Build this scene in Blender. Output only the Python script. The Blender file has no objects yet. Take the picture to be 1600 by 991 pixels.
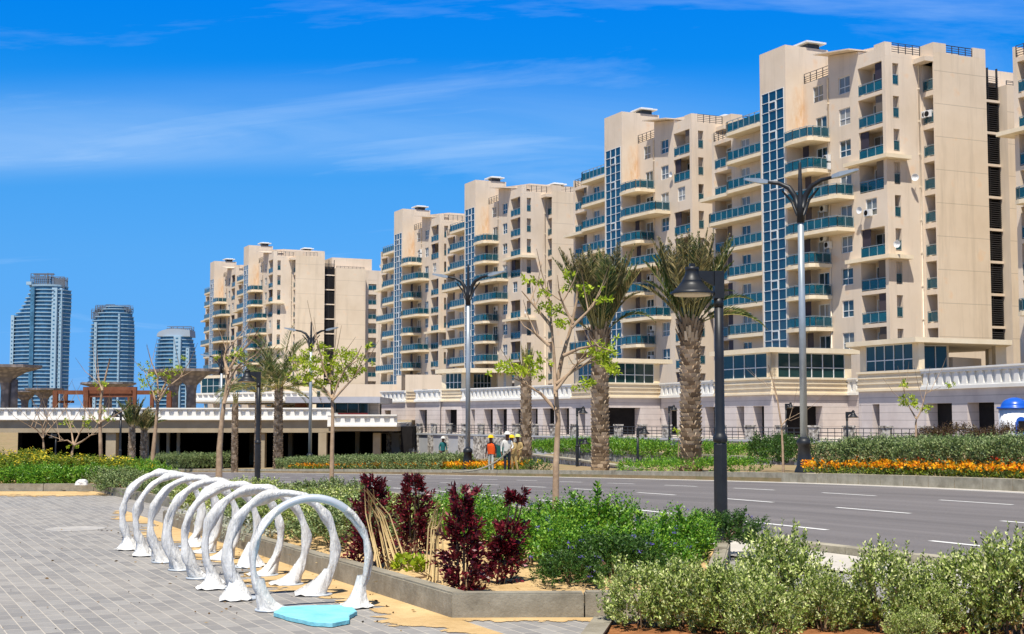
import bpy, math, random
import numpy as np
from mathutils import Vector, Matrix
R = math.radians
rnd = random.Random(7)
S = bpy.context.scene
C = S.collection

# ------------------------------------------------------------------ camera
FPX, CH, HOR = 2200.0, 1.55, 655.0
PIT = math.atan((HOR - 495.5) / FPX)
cp, sp = math.cos(PIT), math.sin(PIT)
cam = bpy.data.cameras.new('camera'); cam.lens = 36 * FPX / 1600; cam.sensor_width = 36
cam.clip_start = 0.1; cam.clip_end = 20000
camo = bpy.data.objects.new('camera', cam); C.objects.link(camo)
camo.location = (0, 0, CH); camo.rotation_euler = (math.pi / 2 + PIT, 0, 0)
S.camera = camo

def at(px, py, D):
    u, v = (px - 800) / FPX, (495.5 - py) / FPX
    t = D / (cp - v * sp)
    return Vector((u * t, D, CH + (sp + v * cp) * t))
def gp(px, D, z):
    r = (z - CH) / D
    v = (r * cp - sp) / (cp + r * sp)
    return Vector(((px - 800) / FPX * D / (cp - v * sp), D, z))
def gnd(px, py, z=0.0):
    u, v = (px - 800) / FPX, (495.5 - py) / FPX
    t = (z - CH) / (sp + v * cp)
    return Vector((u * t, (cp - v * sp) * t, z))

# ------------------------------------------------------------------ scene tree helpers
def tag(o, label=None, cat=None, group=None, kind=None):
    if label: o['label'] = label
    if cat: o['category'] = cat
    if group: o['group'] = group
    if kind: o['kind'] = kind
    return o
def empty(name, loc, label, cat, group=None, rz=0):
    o = bpy.data.objects.new(name, None); C.objects.link(o)
    o.location = loc; o.rotation_euler = (0, 0, rz); o.empty_display_size = 0.2
    return tag(o, label, cat, group)
def link(name, me, parent=None, loc=(0, 0, 0), rz=0):
    o = bpy.data.objects.new(name, me); C.objects.link(o)
    o.location = loc; o.rotation_euler = (0, 0, rz)
    if parent is not None: o.parent = parent
    return o
def copy_tree(o, parent=None):
    c = o.copy(); C.objects.link(c); c.parent = parent
    for ch in list(o.children): copy_tree(ch, c)
    return c
def place(o, loc, rz=0, label=None, group=None, scale=None):
    o.location = loc; o.rotation_euler = (0, 0, rz)
    if label: o['label'] = label
    if group: o['group'] = group
    if scale: o.scale = (scale, scale, scale) if not isinstance(scale, tuple) else scale
    return o

class MB:
    def __init__(s): s.v = []; s.f = []; s.m = []; s.sm = []
    def face(s, pts, m=0, smooth=False):
        b = len(s.v); s.v += [tuple(p) for p in pts]; s.f.append(tuple(range(b, b + len(pts)))); s.m.append(m); s.sm.append(smooth)
    def box(s, a, b, m=0, M=None):
        x0, y0, z0 = a; x1, y1, z1 = b
        p = [(x0,y0,z0),(x1,y0,z0),(x1,y1,z0),(x0,y1,z0),(x0,y0,z1),(x1,y0,z1),(x1,y1,z1),(x0,y1,z1)]
        if M is not None: p = [tuple(M @ Vector(q)) for q in p]
        k = len(s.v); s.v += p
        for f in ((0,3,2,1),(4,5,6,7),(0,1,5,4),(1,2,6,5),(2,3,7,6),(3,0,4,7)):
            s.f.append(tuple(k + i for i in f)); s.m.append(m); s.sm.append(False)
        return s
    def beam(s, p, q, w, h, m=0):
        p, q = Vector(p), Vector(q); d = q - p; L = d.length
        if L < 1e-6: return s
        d /= L; up = Vector((0,0,1)) if abs(d.z) < .98 else Vector((0,1,0))
        sx = d.cross(up).normalized(); u = sx.cross(d)
        M = Matrix(((d.x, sx.x, u.x, p.x), (d.y, sx.y, u.y, p.y), (d.z, sx.z, u.z, p.z), (0,0,0,1)))
        return s.box((0, -w/2, -h/2), (L, w/2, h/2), m, M)
    def prism(s, poly, z0, z1, m=0, mt=None):
        n = len(poly); mt = m if mt is None else mt
        ar = sum(poly[i][0]*poly[(i+1)%n][1]-poly[(i+1)%n][0]*poly[i][1] for i in range(n))
        if ar < 0: poly = poly[::-1]
        f0 = (lambda i: z0[i]) if isinstance(z0, (list, tuple)) else (lambda i: z0)
        f1 = (lambda i: z1[i]) if isinstance(z1, (list, tuple)) else (lambda i: z1)
        k = len(s.v)
        s.v += [(x, y, f0(i)) for i, (x, y) in enumerate(poly)] + [(x, y, f1(i)) for i, (x, y) in enumerate(poly)]
        s.f.append(tuple(k + i for i in range(n))[::-1]); s.m.append(m); s.sm.append(False)
        s.f.append(tuple(k + n + i for i in range(n))); s.m.append(mt); s.sm.append(False)
        for i in range(n):
            j = (i + 1) % n
            s.f.append((k+i, k+j, k+n+j, k+n+i)); s.m.append(m); s.sm.append(False)
        return s
    def lathe(s, prof, seg=16, m=0, c=(0,0,0), smooth=True, caps=True):
        k = len(s.v)
        for r, z in prof:
            for i in range(seg):
                a = 2*math.pi*i/seg; s.v.append((c[0]+r*math.cos(a), c[1]+r*math.sin(a), c[2]+z))
        for j in range(len(prof)-1):
            for i in range(seg):
                i2 = (i+1) % seg
                s.f.append((k+j*seg+i, k+j*seg+i2, k+(j+1)*seg+i2, k+(j+1)*seg+i)); s.m.append(m); s.sm.append(smooth)
        if caps:
            s.f.append(tuple(k+i for i in range(seg))[::-1]); s.m.append(m); s.sm.append(False)
            t = k+(len(prof)-1)*seg
            s.f.append(tuple(t+i for i in range(seg))); s.m.append(m); s.sm.append(False)
        return s
    def tube(s, pts, rad, seg=8, m=0, smooth=True, caps=True):
        pts = [Vector(p) for p in pts]; n = len(pts); k = len(s.v)
        rad = rad if isinstance(rad, (list, tuple)) else [rad]*n
        ref = Vector((0.3, 0.9, 0.1)).normalized()
        for i, p in enumerate(pts):
            d = (pts[min(i+1, n-1)] - pts[max(i-1, 0)]).normalized()
            a = d.cross(ref)
            if a.length < .05: a = d.cross(Vector((1,0,0)))
            a.normalize(); b = d.cross(a)
            for j in range(seg):
                t = 2*math.pi*j/seg; s.v.append(tuple(p + (a*math.cos(t) + b*math.sin(t))*rad[i]))
        for i in range(n-1):
            for j in range(seg):
                j2 = (j+1) % seg
                s.f.append((k+i*seg+j, k+i*seg+j2, k+(i+1)*seg+j2, k+(i+1)*seg+j)); s.m.append(m); s.sm.append(smooth)
        if caps:
            s.f.append(tuple(k+j for j in range(seg))); s.m.append(m); s.sm.append(False)
            t = k+(n-1)*seg; s.f.append(tuple(t+j for j in range(seg))[::-1]); s.m.append(m); s.sm.append(False)
        return s
    # wall rectangle in a vertical plane: origin o, horizontal unit u, outward normal n; openings (x0,x1,z0,z1,depth,backmat)
    def wall(s, o, u, n, w, z0, z1, ops=(), m=0, mr=None):
        o, u, n = Vector(o), Vector(u), Vector(n); mr = m if mr is None else mr
        P = lambda x, z, d=0: o + u*x + Vector((0,0,z)) - n*d
        ops = [q for q in ops if q[1] > q[0] and q[3] > q[2]]
        xs = sorted({0, w, *[q[0] for q in ops], *[q[1] for q in ops]})
        zs = sorted({z0, z1, *[q[2] for q in ops], *[q[3] for q in ops]})
        flip = u.cross(Vector((0,0,1))).dot(n) < 0
        def q4(a, b, c, d, mm): s.face([a,d,c,b] if flip else [a,b,c,d], mm)
        for j in range(len(zs)-1):
            zc = (zs[j]+zs[j+1])/2; run = None
            for i in range(len(xs)):
                solid = False
                if i < len(xs)-1:
                    xc = (xs[i]+xs[i+1])/2
                    solid = not any(q[0] < xc < q[1] and q[2] < zc < q[3] for q in ops)
                if solid and run is None: run = xs[i]
                if not solid and run is not None:
                    q4(P(run, zs[j]), P(xs[i], zs[j]), P(xs[i], zs[j+1]), P(run, zs[j+1]), m); run = None
        for q in ops:
            a, b, c, d, dep = q[:5]; bm = q[5] if len(q) > 5 else mr
            q4(P(a,c), P(a,c,dep), P(a,d,dep), P(a,d), mr) if False else q4(P(a,c,0), P(a,d,0), P(a,d,dep), P(a,c,dep), mr)
            q4(P(b,c,0), P(b,c,dep), P(b,d,dep), P(b,d,0), mr)
            q4(P(a,c,0), P(a,c,dep), P(b,c,dep), P(b,c,0), mr)
            q4(P(a,d,0), P(b,d,0), P(b,d,dep), P(a,d,dep), mr)
            if bm is not None: q4(P(a,c,dep), P(b,c,dep), P(b,d,dep), P(a,d,dep), bm)
        return s
    def mesh(s, name, mats):
        me = bpy.data.meshes.new(name); me.from_pydata(s.v, [], s.f)
        for m in (mats if isinstance(mats, (list, tuple)) else [mats]): me.materials.append(m)
        me.polygons.foreach_set('material_index', s.m); me.polygons.foreach_set('use_smooth', s.sm); me.update()
        return me
    def build(s, name, mats, parent=None, loc=(0,0,0), rz=0):
        return link(name, s.mesh(name, mats), parent, loc, rz)

# leaves: numpy quads
class LB:
    def __init__(s): s.v = []; s.m = []; s.extra = None
    def add(s, P, U, L, W, rng, m=0, fold=0.15, wid=0.5):
        n = len(P)
        if n == 0: return s
        U = U / np.maximum(np.linalg.norm(U, axis=1, keepdims=True), 1e-6)
        A = rng.normal(size=(n,3)); Sd = np.cross(U, A); Sd /= np.maximum(np.linalg.norm(Sd, axis=1, keepdims=True), 1e-6)
        N = np.cross(Sd, U)
        L = np.broadcast_to(L, (n,))[:, None]; W = np.broadcast_to(W, (n,))[:, None]
        mid = P + U*L*wid
        q = np.stack([P, mid + Sd*W*.5 + N*L*fold, P + U*L, mid - Sd*W*.5 + N*L*fold], 1)
        s.v.append(q.reshape(-1, 3)); s.m.append(np.full(n, m, dtype=np.int32)); return s
    def quads(s, q, m=0):
        q = np.asarray(q, dtype=float); s.v.append(q.reshape(-1, 3)); s.m.append(np.full(len(q), m, dtype=np.int32)); return s
    def mesh(s, name, mats):
        V = np.concatenate(s.v).astype(np.float32); M = np.concatenate(s.m); n = len(M)
        me = bpy.data.meshes.new(name)
        me.vertices.add(n*4); me.vertices.foreach_set('co', V.ravel())
        me.loops.add(n*4); me.loops.foreach_set('vertex_index', np.arange(n*4, dtype=np.int32))
        me.polygons.add(n); me.polygons.foreach_set('loop_start', np.arange(0, n*4, 4, dtype=np.int32))
        for mm in (mats if isinstance(mats, (list, tuple)) else [mats]): me.materials.append(mm)
        me.polygons.foreach_set('material_index', M); me.update(calc_edges=True); return me
    def build(s, name, mats, parent=None, loc=(0,0,0), rz=0): return link(name, s.mesh(name, mats), parent, loc, rz)

# ------------------------------------------------------------------ materials
def lin(c): return tuple(((x/12.92) if x <= .04045 else ((x+.055)/1.055)**2.4) for x in c)
def srgb(r, g, b): return lin((r/255, g/255, b/255))
class NT:
    def __init__(s, name):
        s.mat = bpy.data.materials.new(name); s.mat.use_nodes = True
        s.t = s.mat.node_tree; s.b = s.t.nodes['Principled BSDF']
    def n(s, typ, **kw):
        nd = s.t.nodes.new(typ)
        for k, v in kw.items():
            if k in nd.inputs: nd.inputs[k].default_value = v
            else: setattr(nd, k, v)
        return nd
    def l(s, a, b): s.t.links.new(a, b)
    def pos(s, obj=False):
        return s.n('ShaderNodeTexCoord').outputs['Object'] if obj else s.n('ShaderNodeNewGeometry').outputs['Position']
    def noise(s, vec, scale, detail=4, rough=.6, stretch=None):
        if stretch:
            mp = s.n('ShaderNodeMapping'); mp.inputs['Scale'].default_value = stretch; s.l(vec, mp.inputs['Vector']); vec = mp.outputs[0]
        nd = s.n('ShaderNodeTexNoise', Scale=scale, Detail=detail, Roughness=rough); s.l(vec, nd.inputs['Vector']); return nd.outputs['Fac']
    def ramp(s, fac, stops):
        nd = s.n('ShaderNodeValToRGB'); e = nd.color_ramp.elements
        while len(e) < len(stops): e.new(.5)
        for i, (p, c) in enumerate(stops): e[i].position = p; e[i].color = (*c[:3], 1) if not isinstance(c, (int, float)) else (c, c, c, 1)
        s.l(fac, nd.inputs[0]); return nd.outputs[0]
    def mix(s, fac, a, b, blend='MIX'):
        nd = s.n('ShaderNodeMix', data_type='RGBA', blend_type=blend)
        if isinstance(fac, (int, float)): nd.inputs[0].default_value = fac
        else: s.l(fac, nd.inputs[0])
        for i, x in ((6, a), (7, b)):
            if isinstance(x, (tuple, list)): nd.inputs[i].default_value = (*x[:3], 1)
            else: s.l(x, nd.inputs[i])
        return nd.outputs[2]
    def math(s, op, a, b=None, c=None):
        nd = s.n('ShaderNodeMath', operation=op)
        for i, x in enumerate((a, b, c)):
            if x is None: continue
            if isinstance(x, (int, float)): nd.inputs[i].default_value = x
            else: s.l(x, nd.inputs[i])
        return nd.outputs[0]
    def bump(s, h, strength=.3, dist=.02):
        nd = s.n('ShaderNodeBump', Strength=strength, Distance=dist); s.l(h, nd.inputs['Height']); s.l(nd.outputs[0], s.b.inputs['Normal'])
    def base(s, c, rough=.8, spec=.3, metal=0):
        if isinstance(c, (tuple, list)): s.b.inputs['Base Color'].default_value = (*c[:3], 1)
        else: s.l(c, s.b.inputs['Base Color'])
        s.b.inputs['Roughness'].default_value = rough; s.b.inputs['Specular IOR Level'].default_value = spec; s.b.inputs['Metallic'].default_value = metal
        return s.mat
def mottled(name, c0, c1, scale=3, rough=.85, spec=.25, bump=.15, bs=40, metal=0, obj=False, dist=.01):
    t = NT(name); p = t.pos(obj); f = t.noise(p, scale, 5, .65)
    col = t.ramp(f, [(.3, c0), (.7, c1)])
    if bump: t.bump(t.noise(p, bs, 3), bump, dist)
    return t.base(col, rough, spec, metal)
def leafmat(name, stops, rough=.55, spec=.35, trans=.25):
    t = NT(name); g = t.n('ShaderNodeNewGeometry')
    col = t.ramp(g.outputs['Random Per Island'], stops)
    t.base(col, rough, spec)
    out = t.t.nodes['Material Output']
    tr = t.n('ShaderNodeBsdfTranslucent'); t.l(col, tr.inputs['Color'])
    mx = t.n('ShaderNodeMixShader'); mx.inputs[0].default_value = trans
    t.l(t.b.outputs[0], mx.inputs[1]); t.l(tr.outputs[0], mx.inputs[2]); t.l(mx.outputs[0], out.inputs['Surface'])
    return t.mat
M = {}
def stucco(name, c0, c1, joint=False):
    t = NT(name); p = t.pos(True)
    f = t.noise(p, .25, 4, .6); col = t.ramp(f, [(.25, c0), (.75, c1)])
    st = t.noise(p, .9, 5, .7, (1, 1, .08)); stf = t.ramp(st, [(.52, 0.0), (.74, .55)])
    col = t.mix(stf, col, tuple(x*.72 for x in c0))
    f2 = t.noise(p, .5, 3, .6); f2r = t.ramp(f2, [(.62, 0.0), (.72, .35)])
    col = t.mix(f2r, col, srgb(226, 180, 128))
    # rust coloured water stain on the side of the stair tower
    vm = t.n('ShaderNodeVectorMath', operation='SUBTRACT'); t.l(p, vm.inputs[0]); vm.inputs[1].default_value = (0, 1.7, 31.2)
    vs_ = t.n('ShaderNodeVectorMath', operation='MULTIPLY'); t.l(vm.outputs[0], vs_.inputs[0]); vs_.inputs[1].default_value = (.9, .62, .26)
    ln_ = t.n('ShaderNodeVectorMath', operation='LENGTH'); t.l(vs_.outputs[0], ln_.inputs[0])
    sm = t.math('MULTIPLY', t.ramp(ln_.outputs['Value'], [(.25, 1.0), (1.0, 0.0)]), t.ramp(t.noise(p, 1.3, 5, .7, (1,1,.35)), [(.38, 0.0), (.62, .75)]))
    col = t.mix(sm, col, srgb(202, 158, 106))
    if joint:
        sep = t.n('ShaderNodeSeparateXYZ'); t.l(p, sep.inputs[0])
        fr = t.math('FRACT', t.math('DIVIDE', t.math('ADD', sep.outputs[2], 0.2), 3.05))
        ln = t.math('LESS_THAN', fr, .022)
        col = t.mix(t.math('MULTIPLY', ln, .45), col, tuple(x*.45 for x in c0))
    t.bump(t.noise(p, 25, 3), .12, .01)
    return t.base(col, .9, .2)
M['stucco'] = stucco('beige_stucco', srgb(211, 193, 170), srgb(224, 208, 188))
M['stucco_j'] = stucco('beige_stucco_jointed', srgb(211, 191, 164), srgb(225, 207, 182), True)
M['cream'] = mottled('cream_render', srgb(222, 204, 172), srgb(233, 218, 190), .8, .85, .2, .1)
M['white'] = mottled('white_render', srgb(226, 222, 212), srgb(238, 235, 227), .7, .8, .25, .1)
M['frame'] = mottled('white_frame', (.68,.70,.70), (.76,.78,.78), 3, .45, .4, 0)
M['rail_metal'] = mottled('grey_rail_metal', (.30,.36,.36), (.38,.44,.44), 3, .4, .5, 0, metal=.4)
M['dark_rail'] = mottled('dark_iron_rail', (.03,.035,.045), (.05,.055,.06), 4, .5, .4, 0)
def glassmat(name, c0, c1, rough=.06, spec=.5, scale=.35, alpha=1.0):
    t = NT(name); p = t.pos(True); f = t.noise(p, scale, 2, .5)
    m = t.base(t.ramp(f, [(.35, c0), (.65, c1)]), rough, spec)
    if alpha < 1: t.b.inputs['Alpha'].default_value = alpha
    return m
M['teal_glass'] = glassmat('teal_balcony_glass', (.004,.058,.085), (.009,.098,.13), .07, .6, .6, .86)
M['navy_glass'] = glassmat('navy_tower_glass', (.006,.03,.06), (.01,.055,.085), .05, .8, .5)
t = NT('window_glass'); oi = t.n('ShaderNodeObjectInfo'); f = t.noise(t.pos(True), .8, 2, .5)
M['win_glass'] = t.base(t.mix(t.ramp(oi.outputs['Random'], [(.55, 0.0), (.56, .35), (.78, .35), (.79, .8)]), t.ramp(f, [(.35, (.02,.045,.055)), (.65, (.05,.09,.10))]), srgb(176,168,152)), .06, .7)
M['shop_glass'] = glassmat('shop_front_glass', (.008,.035,.038), (.02,.055,.055), .05, .5, .3)
t = NT('dark_shutter'); oi = t.n('ShaderNodeObjectInfo'); M['door_dark'] = t.base(t.ramp(oi.outputs['Random'], [(0, (.026,.020,.030)), (.5, (.05,.04,.055)), (.8, (.09,.065,.05)), (1, (.16,.13,.10))]), .6, .3)
M['louvre'] = mottled('dark_louvre', (.035,.033,.034), (.06,.056,.055), 2, .5, .4, 0)
M['inner'] = mottled('dark_interior', (.012,.011,.011), (.022,.02,.02), 1, .9, .1, 0)  # near black so openings and the undercroft read as deep shade
M['ac'] = mottled('air_conditioner_white', (.62,.62,.60), (.72,.72,.70), 5, .5, .4, 0)
M['pipe'] = mottled('drain_pipe_cream', srgb(222,205,178), srgb(236,222,200), 4, .6, .3, 0)
def podium_stone(name, c0, c1, step, w=.05):
    t = NT(name); p = t.pos(); f = t.noise(p, .5, 5, .65); col = t.ramp(f, [(.3, c0), (.7, c1)])
    sep = t.n('ShaderNodeSeparateXYZ'); t.l(p, sep.inputs[0])
    fr = t.math('FRACT', t.math('DIVIDE', t.math('ADD', sep.outputs[2], 20.0), step))
    ln = t.math('LESS_THAN', fr, w); col = t.mix(t.math('MULTIPLY', ln, .6), col, tuple(x*.4 for x in c0))
    t.bump(t.noise(p, 14, 3), .15, .01); return t.base(col, .85, .25)
M['podium'] = podium_stone('pale_stone_cladding', srgb(190,178,172), srgb(212,201,194), .55, .07)
M['concrete'] = mottled('grey_concrete', srgb(122,112,98), srgb(146,136,120), .6, .9, .2, .2, 18)
M['girder'] = mottled('bridge_concrete', srgb(150,136,112), srgb(172,157,132), .5, .9, .2, .1, 10)
M['black_metal'] = mottled('black_lamp_metal', (.012,.013,.015), (.020,.022,.025), 6, .45, .35, .05, 60)
M['grey_pole'] = mottled('galvanised_pole', (.30,.34,.36), (.40,.44,.46), 2, .4, .5, .03, 40, metal=.35)
M['diffuser'] = mottled('lamp_diffuser', (.62,.52,.36), (.7,.6,.44), 5, .5, .4, 0)
def speckle(name, c0, c1, scale):
    t = NT(name); p = t.pos(); v = t.n('ShaderNodeTexVoronoi', Scale=scale); t.l(p, v.inputs['Vector'])
    col = t.ramp(v.outputs['Color'], [(.15, c0), (.85, c1)]); t.bump(v.outputs['Distance'], .5, .03); return t.base(col, .9, .2)
M['rubble'] = speckle('rubble_stone', srgb(104,98,92), srgb(206,200,190), 5)
M['plaza_wall'] = mottled('smooth_grey_wall', srgb(168,170,174), srgb(186,188,191), .4, .8, .3, .06)
# ------------------------------------------------------------------ world and sun
SUN_EL, SUN_DIR = 64.0, Vector((-.22, -.9755, 0))
w = bpy.data.worlds.new('World'); S.world = w; w.use_nodes = True
wt = w.node_tree; bg = wt.nodes['Background']
def wn(t, **kw):
    nd = wt.nodes.new(t)
    for k, v in kw.items():
        if k in nd.inputs: nd.inputs[k].default_value = v
        else: setattr(nd, k, v)
    return nd
sky = wn('ShaderNodeTexSky', sky_type='NISHITA'); sky.sun_disc = False
sky.sun_elevation = R(SUN_EL); sky.sun_rotation = math.atan2(SUN_DIR.x, SUN_DIR.y)
sky.air_density = 1.0; sky.dust_density = 0.2; sky.ozone_density = 4.0; sky.altitude = 0
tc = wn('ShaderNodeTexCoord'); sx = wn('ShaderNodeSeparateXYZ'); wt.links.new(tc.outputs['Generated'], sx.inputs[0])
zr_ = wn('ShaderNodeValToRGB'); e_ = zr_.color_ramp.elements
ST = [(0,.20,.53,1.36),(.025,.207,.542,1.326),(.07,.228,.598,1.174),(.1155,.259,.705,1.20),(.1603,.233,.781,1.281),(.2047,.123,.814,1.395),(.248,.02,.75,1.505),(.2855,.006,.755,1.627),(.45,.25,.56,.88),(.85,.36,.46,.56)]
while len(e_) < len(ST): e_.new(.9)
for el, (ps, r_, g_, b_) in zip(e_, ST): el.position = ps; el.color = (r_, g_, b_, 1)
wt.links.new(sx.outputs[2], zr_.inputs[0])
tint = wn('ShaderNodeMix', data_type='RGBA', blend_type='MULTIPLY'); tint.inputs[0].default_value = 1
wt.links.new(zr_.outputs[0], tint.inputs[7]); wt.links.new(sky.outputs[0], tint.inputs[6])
def wm(op, a, b=None, c=None):
    nd = wn('ShaderNodeMath', operation=op)
    for i, x in enumerate((a, b, c)):
        if x is None: continue
        if isinstance(x, (int, float)): nd.inputs[i].default_value = x
        else: wt.links.new(x, nd.inputs[i])
    return nd.outputs[0]
# cirrus: noise on a high flat layer (direction / height)
dz = wm('MAXIMUM', wm('ADD', sx.outputs[2], .10), .02)
cx, cy = wm('DIVIDE', sx.outputs[0], dz), wm('DIVIDE', sx.outputs[1], dz)
cv = wn('ShaderNodeCombineXYZ'); wt.links.new(cx, cv.inputs[0]); wt.links.new(cy, cv.inputs[1])
mp = wn('ShaderNodeMapping'); mp.inputs['Rotation'].default_value = (0, 0, R(14)); mp.inputs['Scale'].default_value = (.42, 1.0, 1); mp.inputs['Location'].default_value = (3.1, 1.7, 0)
wt.links.new(cv.outputs[0], mp.inputs[0])
n1 = wn('ShaderNodeTexNoise', Scale=1.15, Detail=9, Roughness=.62, Distortion=1.1); wt.links.new(mp.outputs[0], n1.inputs['Vector'])
cr = wn('ShaderNodeValToRGB'); cr.color_ramp.elements[0].position = .54; cr.color_ramp.elements[1].position = .86
wt.links.new(n1.outputs['Fac'], cr.inputs[0])
# one long soft band of cirrus across the sky, plus the wisps
edge_n = wn('ShaderNodeTexNoise', Scale=.5, Detail=3, Roughness=.5); wt.links.new(mp.outputs[0], edge_n.inputs['Vector'])
cyw = wm('ADD', cy, wm('MULTIPLY', wm('SUBTRACT', edge_n.outputs['Fac'], .5), .22))
def mapr(v, a, b):
    nd = wn('ShaderNodeMapRange', interpolation_type='SMOOTHSTEP'); nd.inputs[1].default_value = a; nd.inputs[2].default_value = b; wt.links.new(v, nd.inputs[0]); return nd.outputs[0]
band = wm('MULTIPLY', mapr(cyw, 2.75, 3.3), wm('SUBTRACT', 1.0, mapr(cyw, 3.30, 3.66)))
band = wm('MULTIPLY', band, wm('SUBTRACT', 1.0, mapr(cx, -.1, 1.0)))
n2 = wn('ShaderNodeTexNoise', Scale=1.7, Detail=8, Roughness=.62, Distortion=1.0); wt.links.new(mp.outputs[0], n2.inputs['Vector'])
bandn = wm('MULTIPLY', band, wm('POWER', n2.outputs['Fac'], 1.0))
cl = wm('MINIMUM', wm('ADD', wm('MULTIPLY', cr.outputs[0], .5), wm('MULTIPLY', bandn, .52)), .36)
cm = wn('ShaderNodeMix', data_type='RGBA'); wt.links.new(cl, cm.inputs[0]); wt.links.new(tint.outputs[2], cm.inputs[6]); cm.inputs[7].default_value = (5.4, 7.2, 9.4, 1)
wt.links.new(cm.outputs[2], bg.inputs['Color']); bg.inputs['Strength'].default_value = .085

sl = bpy.data.lights.new('sun', 'SUN'); sl.energy = 5.0; sl.angle = R(.53); sl.color = (1.0, .945, .85)
so = bpy.data.objects.new('sun', sl); C.objects.link(so); so.location = (0, 0, 60)
sd = Vector((SUN_DIR.x*math.cos(R(SUN_EL)), SUN_DIR.y*math.cos(R(SUN_EL)), math.sin(R(SUN_EL))))
so.rotation_euler = sd.to_track_quat('Z', 'Y').to_euler()
vs = S.view_settings; vs.view_transform = 'Standard'; vs.look = 'None'; vs.exposure = 0.43; vs.gamma = 1; vs.use_curve_mapping = False
S.render.engine = 'CYCLES'
S.cycles.max_bounces = 6; S.cycles.diffuse_bounces = 3; S.cycles.glossy_bounces = 3; S.cycles.transparent_max_bounces = 8; S.cycles.transmission_bounces = 2
S.cycles.caustics_reflective = False; S.cycles.caustics_refractive = False

# ------------------------------------------------------------------ road coordinates: s along the road, q across it
def P2(s, q): return Vector((-.5*s + .866*q, .866*s + .5*q, 0))
def SQ(x, y): return (-.5*x + .866*y, .866*x + .5*y)
def softp(x, k): return k*math.log1p(math.exp(min(x/k, 40)))
def cur(s): return 14*(1 - math.exp(-softp(s-20, 5)/50))
def zr(s): return -.031*min(softp(s-23, 4), 152) + (.024*min(s-190, 160) if s > 190 else 0)
QN, QF = 11.2, 24.5
def zgard(s, q):      # garden between far kerb and plaza wall
    b = zr(s) + .12
    f = 1/(1+math.exp(min(max((s-100)/6, -40), 40)))
    t = min(max((q - (QF+3+cur(s)))/(69-(QF+3+cur(s))), 0), 1)
    return b + f*t*(-.12-b)
def znear(s, q):      # near side of the road
    e = QN + cur(s); t = min(max((q-(e-6))/6, 0), 1); t = t*t*(3-2*t)
    return -.02 + t*(zr(s)+.02) if s < 60 else (-.02 + max(t, min((s-60)/40, 1))*(zr(s)+.02))
def zat(x, y):
    s, q = SQ(x, y); c = cur(s)
    if q < QN+c: return znear(s, q)
    if q < QF+c: return zr(s)
    return zgard(s, q)

svals = [-3000,-600,-150,-60,-30,-20] + [-14+2*i for i in range(96)] + [182,188,194,200,220,250,280,310,350,420,600,1200,3000,9000]
cols = [(-4000,0),(-800,0),(-200,0),(-80,0),(-40,.2),(-15,.6),(-4,.9),(2,1),(5.2,1),(7,1),(9,1),(10.6,1),(QN,1),(QN,1),(QF,1),(QF,1),(26,1),(28,1),(31,.95),(36,.8),(42,.6),(50,.45),(60,.2),(69.15,0),(69.3,0),(200,0),(900,0),(5000,0)]
def ground_z(i, s, q):
    if i in (13, 14): return zr(s) - .06
    if i >= 24: return -4.6 if s < 175 else -4.7 + (.024*min(s-190, 160) if s > 190 else 0)
    if i <= 12: return znear(s, q)
    return zgard(s, q)
gv = []; gf = []
for s in svals:
    for i, (q0, wgt) in enumerate(cols):
        q = q0 + wgt*cur(s); p = P2(s, q); gv.append((p.x, p.y, ground_z(i, s, q)))
nc = len(cols)
for j in range(len(svals)-1):
    for i in range(nc-1): gf.append((j*nc+i, j*nc+i+1, (j+1)*nc+i+1, (j+1)*nc+i))
gb = MB(); gb.v = gv; gb.f = gf; gb.m = [0]*len(gf); gb.sm = [False]*len(gf)
t = NT('sandy_ground'); p = t.pos()
col = t.ramp(t.noise(p, .35, 6, .65), [(.3, srgb(128,110,84)), (.5, srgb(150,130,98)), (.7, srgb(112,112,74))])
t.bump(t.noise(p, 6, 5), .4, .05); M['ground'] = t.base(col, .95, .1)
tag(gb.build('ground', M['ground']), kind='structure')

def strip(name, s0, s1, q0, q1, dz, mat, step=2.0, curve=True, kind='structure', zf=None):
    b = MB(); n = max(1, int((s1-s0)/step)); pts = []
    for i in range(n+1):
        s = s0 + (s1-s0)*i/n; c = cur(s) if curve else 0
        a, d = P2(s, q0+c), P2(s, q1+c); z = (zf or zr)(s) + dz
        pts.append(((a.x,a.y,z),(d.x,d.y,z)))
    for i in range(n): b.face([pts[i][0], pts[i][1], pts[i+1][1], pts[i+1][0]])
    return tag(b.build(name, mat), kind=kind)
t = NT('asphalt'); p = t.pos()
mpn = t.n('ShaderNodeMapping'); mpn.inputs['Rotation'].default_value = (0,0,R(-30)); t.l(p, mpn.inputs[0])
a = t.ramp(t.noise(p, 60, 4, .7), [(.3, srgb(92,88,88)), (.7, srgb(126,121,119))])
b_ = t.ramp(t.noise(mpn.outputs[0], 1.0, 4, .6, (1.2, .06, 1)), [(.35, .78), (.65, 1.10)])
col = t.mix(1, a, b_, 'MULTIPLY')
st = t.ramp(t.noise(p, .25, 5, .7), [(.58, 0.0), (.75, .4)]); col = t.mix(st, col, srgb(146,140,136))
t.bump(t.noise(p, 120, 3), .25, .01); M['asphalt'] = t.base(col, .85, .3)
strip('road', -30, 345, QN, QF, .0, M['asphalt'])
M['paint'] = mottled('road_paint', (.62,.61,.58), (.80,.79,.76), 6, .7, .3, 0)
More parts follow.
